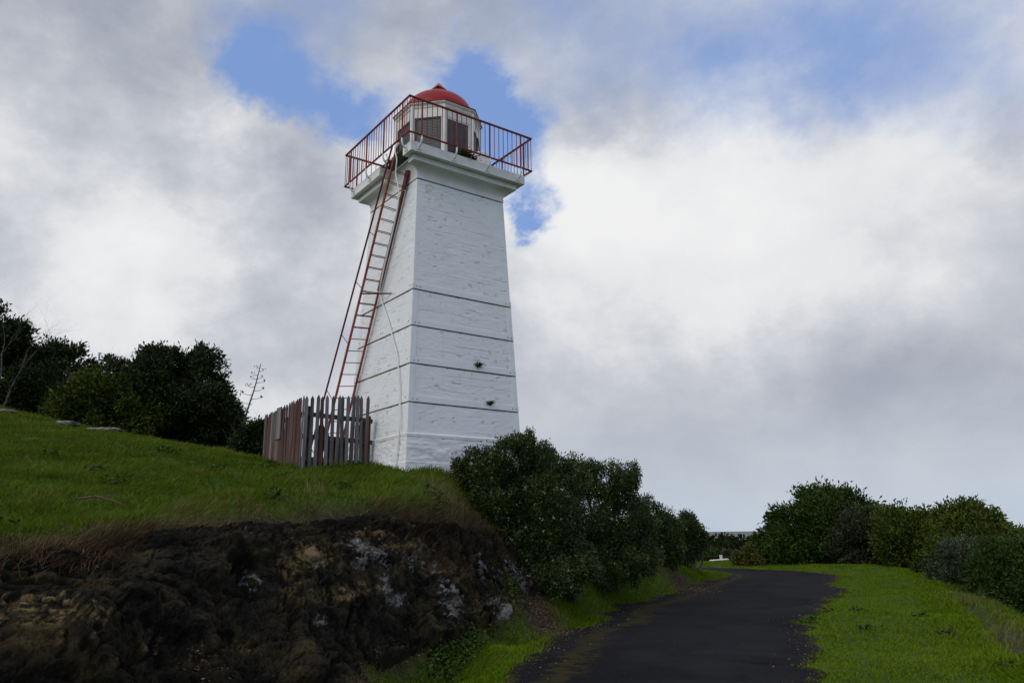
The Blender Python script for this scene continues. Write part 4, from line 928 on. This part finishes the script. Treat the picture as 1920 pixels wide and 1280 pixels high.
# ------------------------------------------------------------------ grass
def blades(x, y, h, wdt, tint, lean, seed, mat, name, z=None, droop=.35, tri=False):
    r = np.random.default_rng(seed); n = len(x); z = height(x, y) - .01 if z is None else z
    P = col3(x, y, z); az = r.uniform(0, 2 * math.pi, n); S = np.stack([np.cos(az), np.sin(az), np.zeros(n)], 1)
    sw = np.stack([fbm(P * 1.6, 2, 71), fbm(P * 1.6, 2, 73), np.zeros(n)], 1) * 1.1
    dirv = unit(np.stack([np.cos(az + 1.57), np.sin(az + 1.57), np.zeros(n)], 1) * r.uniform(.1, droop * 2.6, (n, 1)) + lean + sw + np.array([0, 0, 1.0]))
    H = h[:, None]; mid = P + dirv * H * .55; tip = P + dirv * H + unit(dirv * (1, 1, 0) + 1e-6) * H * droop * .6 - np.array([0, 0, 1]) * H * droop * .25
    W = wdt[:, None] * .5
    V = np.stack([P - S * W, P + S * W, mid + S * W * .75, mid - S * W * .75, tip], 1).reshape(-1, 3)
    b = np.arange(n)[:, None] * 5; return mobj(name, make_mesh(name, V, [b + [[0, 1, 2, 3]], b + [[3, 2, 4]]], mat, False, {'tint': np.repeat(np.clip(tint, 0, 1), 5)}))
def scatter(n, x0, x1, y0, y1, seed, power=1.6):
    r = np.random.default_rng(seed); y = y0 + (y1 - y0) * r.random(n) ** power; x = r.uniform(x0, x1, n); return x, y
def invisible(x, y, m=260):
    a, b = proj(col3(x, y, height(x, y))); return (a > -m) & (a < 1920 + m) & (b < 1280 + 150)
M_GRASS = attrmat('long_hill_grass', (.048, .094, .005), (.112, .168, .012), rough=.7, transl=.3, spec=.05, c3=(.18, .145, .05))
M_MOWN = attrmat('mown_verge_grass', (.058, .112, .004), (.118, .200, .006), rough=.7, transl=.3, spec=.05, c3=(.17, .19, .022))
M_STRAW = attrmat('dead_straw', (.050, .032, .018), (.14, .092, .052), rough=.8, transl=.1, spec=.03, c3=(.25, .19, .12))
tw_in = lambda x, y, m: (np.abs((x - TX) * math.cos(YAW) + (y - TY) * math.sin(YAW)) < m) & (np.abs(-(x - TX) * math.sin(YAW) + (y - TY) * math.cos(YAW)) < m)
HILL = np.vstack([TOPs, [(2.2, 19), (4.2, 24), (-2, 34), (-40, 34), (-40, -4)]])
x, y = scatter(620000, -24, 3.5, 3.5, 25, 101, 1.35); k = inpoly(x, y, HILL) & invisible(x, y) & ~tw_in(x, y, 1.40); x, y = x[k], y[k]
dt = seg_dist(x, y, TOPs); pn = fbm(col3(x * .7, y * .7), 4, 90); pn2 = fbm(col3(x * 2.5, y * 2.5), 3, 91)
keep = rng.random(len(x)) < np.clip(.25 + dt / .5, 0, 1) * np.where(y > 16, .75, 1); x, y, dt, pn, pn2 = x[keep], y[keep], dt[keep], pn[keep], pn2[keep]
hh = (.10 + .06 * pn + .10 * pn2) * rng.uniform(.6, 1.35, len(x)) * np.clip(.5 + dt, .5, 1)
ti = .34 + .34 * pn + .24 * pn2 + rng.normal(size=len(x)) * .14 + np.clip(1 - dt / .75 + pn * .6, 0, 1) * .6 + (rng.random(len(x)) < .04) * .4
hill_grass = blades(x, y, np.clip(hh, .04, .4), rng.uniform(.006, .012, len(x)) * (1 + y / 22), ti, np.array([.28, .05, 0]), 1, M_GRASS, 'hill_grass'); tag(hill_grass, 'long green grass covering the hill slope below the lighthouse', 'grass', kind='stuff')
# straw along the lip of the bank
TR = resample(TOPs, .01); n = 44000; i = rng.integers(0, len(TR), n); off = rng.normal(size=n) * .16; off = off * 1.35 - .04; x = TR[i, 0] - off * .8 - .02 + rng.normal(size=n) * .03; y = TR[i, 1] + off * .6 + rng.normal(size=n) * .08
pn = fbm(col3(x * .9, y * .9), 3, 95); k = (pn > -.22 + np.clip(rng.normal(size=n) * .2, -.4, .4)) & invisible(x, y) & (y > 3.5) & (y < 14.3); x, y = x[k], y[k]
straw = blades(x, y, rng.uniform(.06, .26, len(x)), rng.uniform(.003, .008, len(x)), np.clip(rng.normal(size=len(x)) * .25 + .35, 0, 1), np.array([.45, -.45, -.35]), 2, M_STRAW, 'dead_grass', z=height(x, y) + .05, droop=.6)
tag(straw, 'brown dead grass hanging over the lip of the rock bank', 'grass', kind='stuff')
# right verge
VR = np.vstack([RRj[(RRj[:, 1] > 3)], [(-6, 46)], EDGE[::-1][:-1]])
x, y = scatter(560000, 2.5, 17, 5, 44, 102, 1.9); k = inpoly(x, y, VR) & invisible(x, y, 120); x, y = x[k], y[k]; dd_ = seg_dist(x, y, RRs); kk_ = dd_ < .5; x = x - np.where(kk_, rng.random(len(x)) ** 3 * .22, 0)
pn = fbm(col3(x * .8, y * .8), 4, 92); de = seg_dist(x, y, EDGE)
hh = (.038 + .012 * pn + .09 * np.clip(1 - de / .9, 0, 1)) * rng.uniform(.6, 1.4, len(x))
ti = .42 + .30 * pn + rng.normal(size=len(x)) * .14 + (rng.random(len(x)) < .03) * .4
verge = blades(x, y, np.clip(hh, .02, .3), rng.uniform(.007, .012, len(x)) * (1 + y / 14), ti, np.array([.1, 0, 0]), 3, M_MOWN, 'verge_grass'); tag(verge, 'short bright mown grass on the verge right of the road', 'grass', kind='stuff')
# rough grass on the lower bank beyond the verge
x, y = scatter(220000, 6, 22, 5, 32, 103, 1.3); LB = np.vstack([EDGE[1:7], [(15, 32)], LOW[::-1] + (1.2, 0)]); k = inpoly(x, y, LB) & invisible(x, y, 120)
x, y = x[k], y[k]; so = np.zeros(len(x))
for cx, cy, r0 in DIRT: so = np.maximum(so, 1.9 * (1 - np.hypot(x - cx, y - cy) / r0))
k = rng.random(len(x)) > so; x, y, so = x[k], y[k], so[k]
pn = fbm(col3(x * .8, y * .8), 4, 93)
o = blades(x, y, (.12 + .05 * pn) * rng.uniform(.6, 1.4, len(x)), rng.uniform(.006, .011, len(x)) * (1 + y / 18), .35 + .3 * pn + rng.normal(size=len(x)) * .15 + np.clip(so, 0, 1) * .5, np.array([.25, -.1, 0]), 4, M_GRASS, 'bank_grass'); tag(o, 'longer grass on the lower bank right of the verge', 'grass', kind='stuff')
# left verge between rock and road
VL = np.vstack([TOEs[TOEs[:, 1] > 8.7], [(.7, 15.6), (1.0, 17.5), (2.5, 20.5), (4.0, 24.5), (6.3, 29)], RLj[::-1][(RLj[::-1][:, 1] < 31) & (RLj[::-1][:, 1] > 8.2)]])
x, y = scatter(420000, -3, 8, 6.5, 31, 104, 1.5); k = inpoly(x, y, VL) & invisible(x, y, 60); x, y = x[k], y[k]
pn = fbm(col3(x * .9 + 7, y * .9), 4, 94); dT = seg_dist(x, y, TOEs); dR = seg_dist(x, y, RLj)
mound = np.clip(1.4 - np.hypot((x - 5.0) / 1.3, (y - 23.2) / 2.6), 0, 1)
lz = np.clip(1.4 - np.hypot((x - lit_c[0]) / .5, (y - lit_c[1]) / .8), 0, 1); mound = np.maximum(mound, lz)
k = (rng.random(len(x)) < np.where(y < 14.5, np.clip((dT - .10) / .35 + pn * .8, 0, 1), 1)) & (rng.random(len(x)) > mound * 1.2); x, y, pn, dR = x[k], y[k], pn[k], dR[k]; x = x + np.where(dR < .4, rng.random(len(x)) ** 3 * .25, 0)
o = blades(x, y, (.075 + .04 * pn) * rng.uniform(.6, 1.4, len(x)) * np.clip(dR / .4 + .4, .4, 1) * (1 + (y > 14) * .6), rng.uniform(.005, .010, len(x)) * (1 + y / 20), .38 + .3 * pn + rng.normal(size=len(x)) * .14, np.array([.2, -.1, 0]), 5, M_MOWN, 'roadside_grass'); tag(o, 'lush grass between the rock bank and the road', 'grass', kind='stuff')
# creeping round-leaved weeds at the foot of the rock
n = 2600; cx = rng.choice([.0, -.35, .3, .75], n); cyy = np.where(cx == 0, 11.6, np.where(cx == -.35, 11.0, np.where(cx == .3, 12.3, 13.1))); x = cx + rng.normal(size=n) * .28; y = cyy + rng.normal(size=n) * .38
wc_ = np.array([atZ(px, py, -1.5)[:2] for px, py in ((905, 1185), (870, 1205), (950, 1172), (835, 1222))]); i = rng.integers(0, 4, n); x = wc_[i, 0] + rng.normal(size=n) * .13; y = wc_[i, 1] + rng.normal(size=n) * .28
P = col3(x, y, height(x, y) + rng.uniform(.03, .12, n)); o = mobj('creeping_weed', leaf_mesh('creeping_weed', P, unit(rng.normal(size=(n, 3)) * (1, 1, .35)), .055, .05, rng.random(n), ML_GREEN)); tag(o, 'patch of round leaved weeds at the foot of the rock bank', 'weeds', kind='stuff')
# leaf litter on the soil and the road edge
n = 3600; TT = resample(TOEs[(TOEs[:, 1] > 6) & (TOEs[:, 1] < 14.8)], .01); i = rng.integers(0, len(TT), n); x = TT[i, 0] + np.abs(rng.normal(size=n)) * .2; y = TT[i, 1] + rng.normal(size=n) * .25
i3 = rng.integers(0, len(RRj), 2200); i2 = rng.integers(0, len(RLj), n // 2); x = np.r_[x, RLj[i2, 0] + np.abs(rng.normal(size=n // 2)) * .35 - .05]; y = np.r_[y, RLj[i2, 1]]; x = np.r_[x, RRj[i3, 0] - np.abs(rng.normal(size=2200)) * .22 + .06]; y = np.r_[y, RRj[i3, 1]]
x = np.r_[x, 4.8 + rng.normal(size=2500) * .4, lit_c[0] + rng.normal(size=1500) * .3]; y = np.r_[y, 23.4 + rng.normal(size=2500) * 1.1, lit_c[1] + rng.normal(size=1500) * .45]
P = col3(x, y, height(x, y) + .022); o = mobj('leaf_litter', leaf_mesh('leaf_litter', P, unit(rng.normal(size=(len(x), 3)) * (1, 1, .15)), .035, .016, rng.random(len(x)), M_STRAW)); tag(o, 'brown leaf litter and twigs beside the road', 'litter', kind='stuff')

n = 1300; cx_ = rng.uniform(-9, 0, 34); cy_ = rng.uniform(7, 17, 34); cx_ = np.r_[cx_, rng.uniform(4, 12, 30)]; cy_ = np.r_[cy_, rng.uniform(8, 24, 30)]; kq = inpoly(cx_, cy_, HILL) | inpoly(cx_, cy_, VR); kq &= ~tw_in(cx_, cy_, 1.8); cx_, cy_ = cx_[kq], cy_[kq]
i = rng.integers(0, len(cx_), n); x = cx_[i] + rng.normal(size=n) * .09; y = cy_[i] + rng.normal(size=n) * .09; P = col3(x, y, height(x, y) + rng.uniform(.02, .09, n) * np.where(x < 2, 1.4, .8))
o = mobj('broadleaf_weeds', leaf_mesh('broadleaf_weeds', P, unit(rng.normal(size=(n, 3)) * (1, 1, .4)), .07, .035, rng.random(n), ML_GREEN)); tag(o, 'small dark broad leaved weeds dotted through the turf', 'weeds', kind='stuff')
# dry tufts that stand above the green
def dry_tuft(label, px, py, Y, n, h, spread, seed, lean=(.2, 0, 0)):
    c = atY(px, py, Y); r = np.random.default_rng(seed); x = c[0] + r.normal(size=n) * spread; y = c[1] + r.normal(size=n) * spread
    o = blades(x, y, h * r.uniform(.5, 1.2, n), r.uniform(.003, .006, n), r.uniform(.5, 1, n), np.array(lean), seed, M_STRAW, 'dry_grass_tuft', droop=.3); tag(o, label, 'grass tuft', 'dry tufts standing in the grass', 'stuff')
dry_tuft('pale dry grass tuft in the middle of the hill slope', 325, 975, 9.6, 60, .34, .10, 61)
dry_tuft('pale dry grass tuft at the right end of the hill', 835, 965, 13.4, 260, .42, .24, 62, (-.3, 0, 0))
dry_tuft('faint dry grass tuft in the slope left of the hill end', 590, 945, 11.9, 70, .34, .16, 63)
dry_tuft('dry grass tuft at the foot of the biggest shrub', 1045, 1125, 14.2, 60, .42, .10, 64, (-.2, 0, 0))
dry_tuft('dry grass tuft under the middle shrub by the road', 1105, 1095, 15.8, 50, .45, .12, 65)
dry_tuft('brown dry tuft beside the nearest edge of the bank', 215, 1010, 7.9, 300, .20, .14, 66)
dry_tuft('tangled dry tuft on the bare patch right of the verge', 1830, 1120, 17.5, 180, .40, .5, 67)
dry_tuft('thin dry tuft on the lower bank at the right edge', 1890, 1225, 11.6, 120, .40, .4, 68)
dry_tuft('thin dry tuft in front of the tower near the shrub', 845, 900, 14.5, 40, .36, .12, 69)
# fallen dark twigs lying in the grass
c = atY(190, 940, 9.8); tw = MB(); b_ = Vector((c[0], c[1], gnd_at(c[0], c[1]) + .12))
tw.tube([Vector((-.35, 0, 0)), Vector((-.1, .05, .03)), Vector((.15, -.05, -.02)), Vector((.38, -.12, -.10))], [.012, .014, .010, .004], 5); tw.tube([Vector((-.05, .05, .02)), Vector((.12, .06, .05)), Vector((.25, .02, .0))], [.008, .006, .003], 5)
o = tw.build('fallen_twig', M_WOODB); o.location = b_; tag(o, 'dark fallen twig lying in the grass on the left slope', 'twig')
for k, (px, py, lab) in enumerate(((125, 812, 'pale flat rock showing through grass on the crest'), (190, 811, 'longer pale flat rock on the crest below the shrub'), (4, 788, 'pale flat rock on the crest at the left edge'))):
    c = atY(px, py, 20.3); o = mobj('rock', rock_mesh(90 + k, .35 + .25 * (k == 1), .3, .09, M_PALE)); o.location = (c[0], c[1], gnd_at(c[0], c[1]) + .06); tag(o, lab, 'rock')
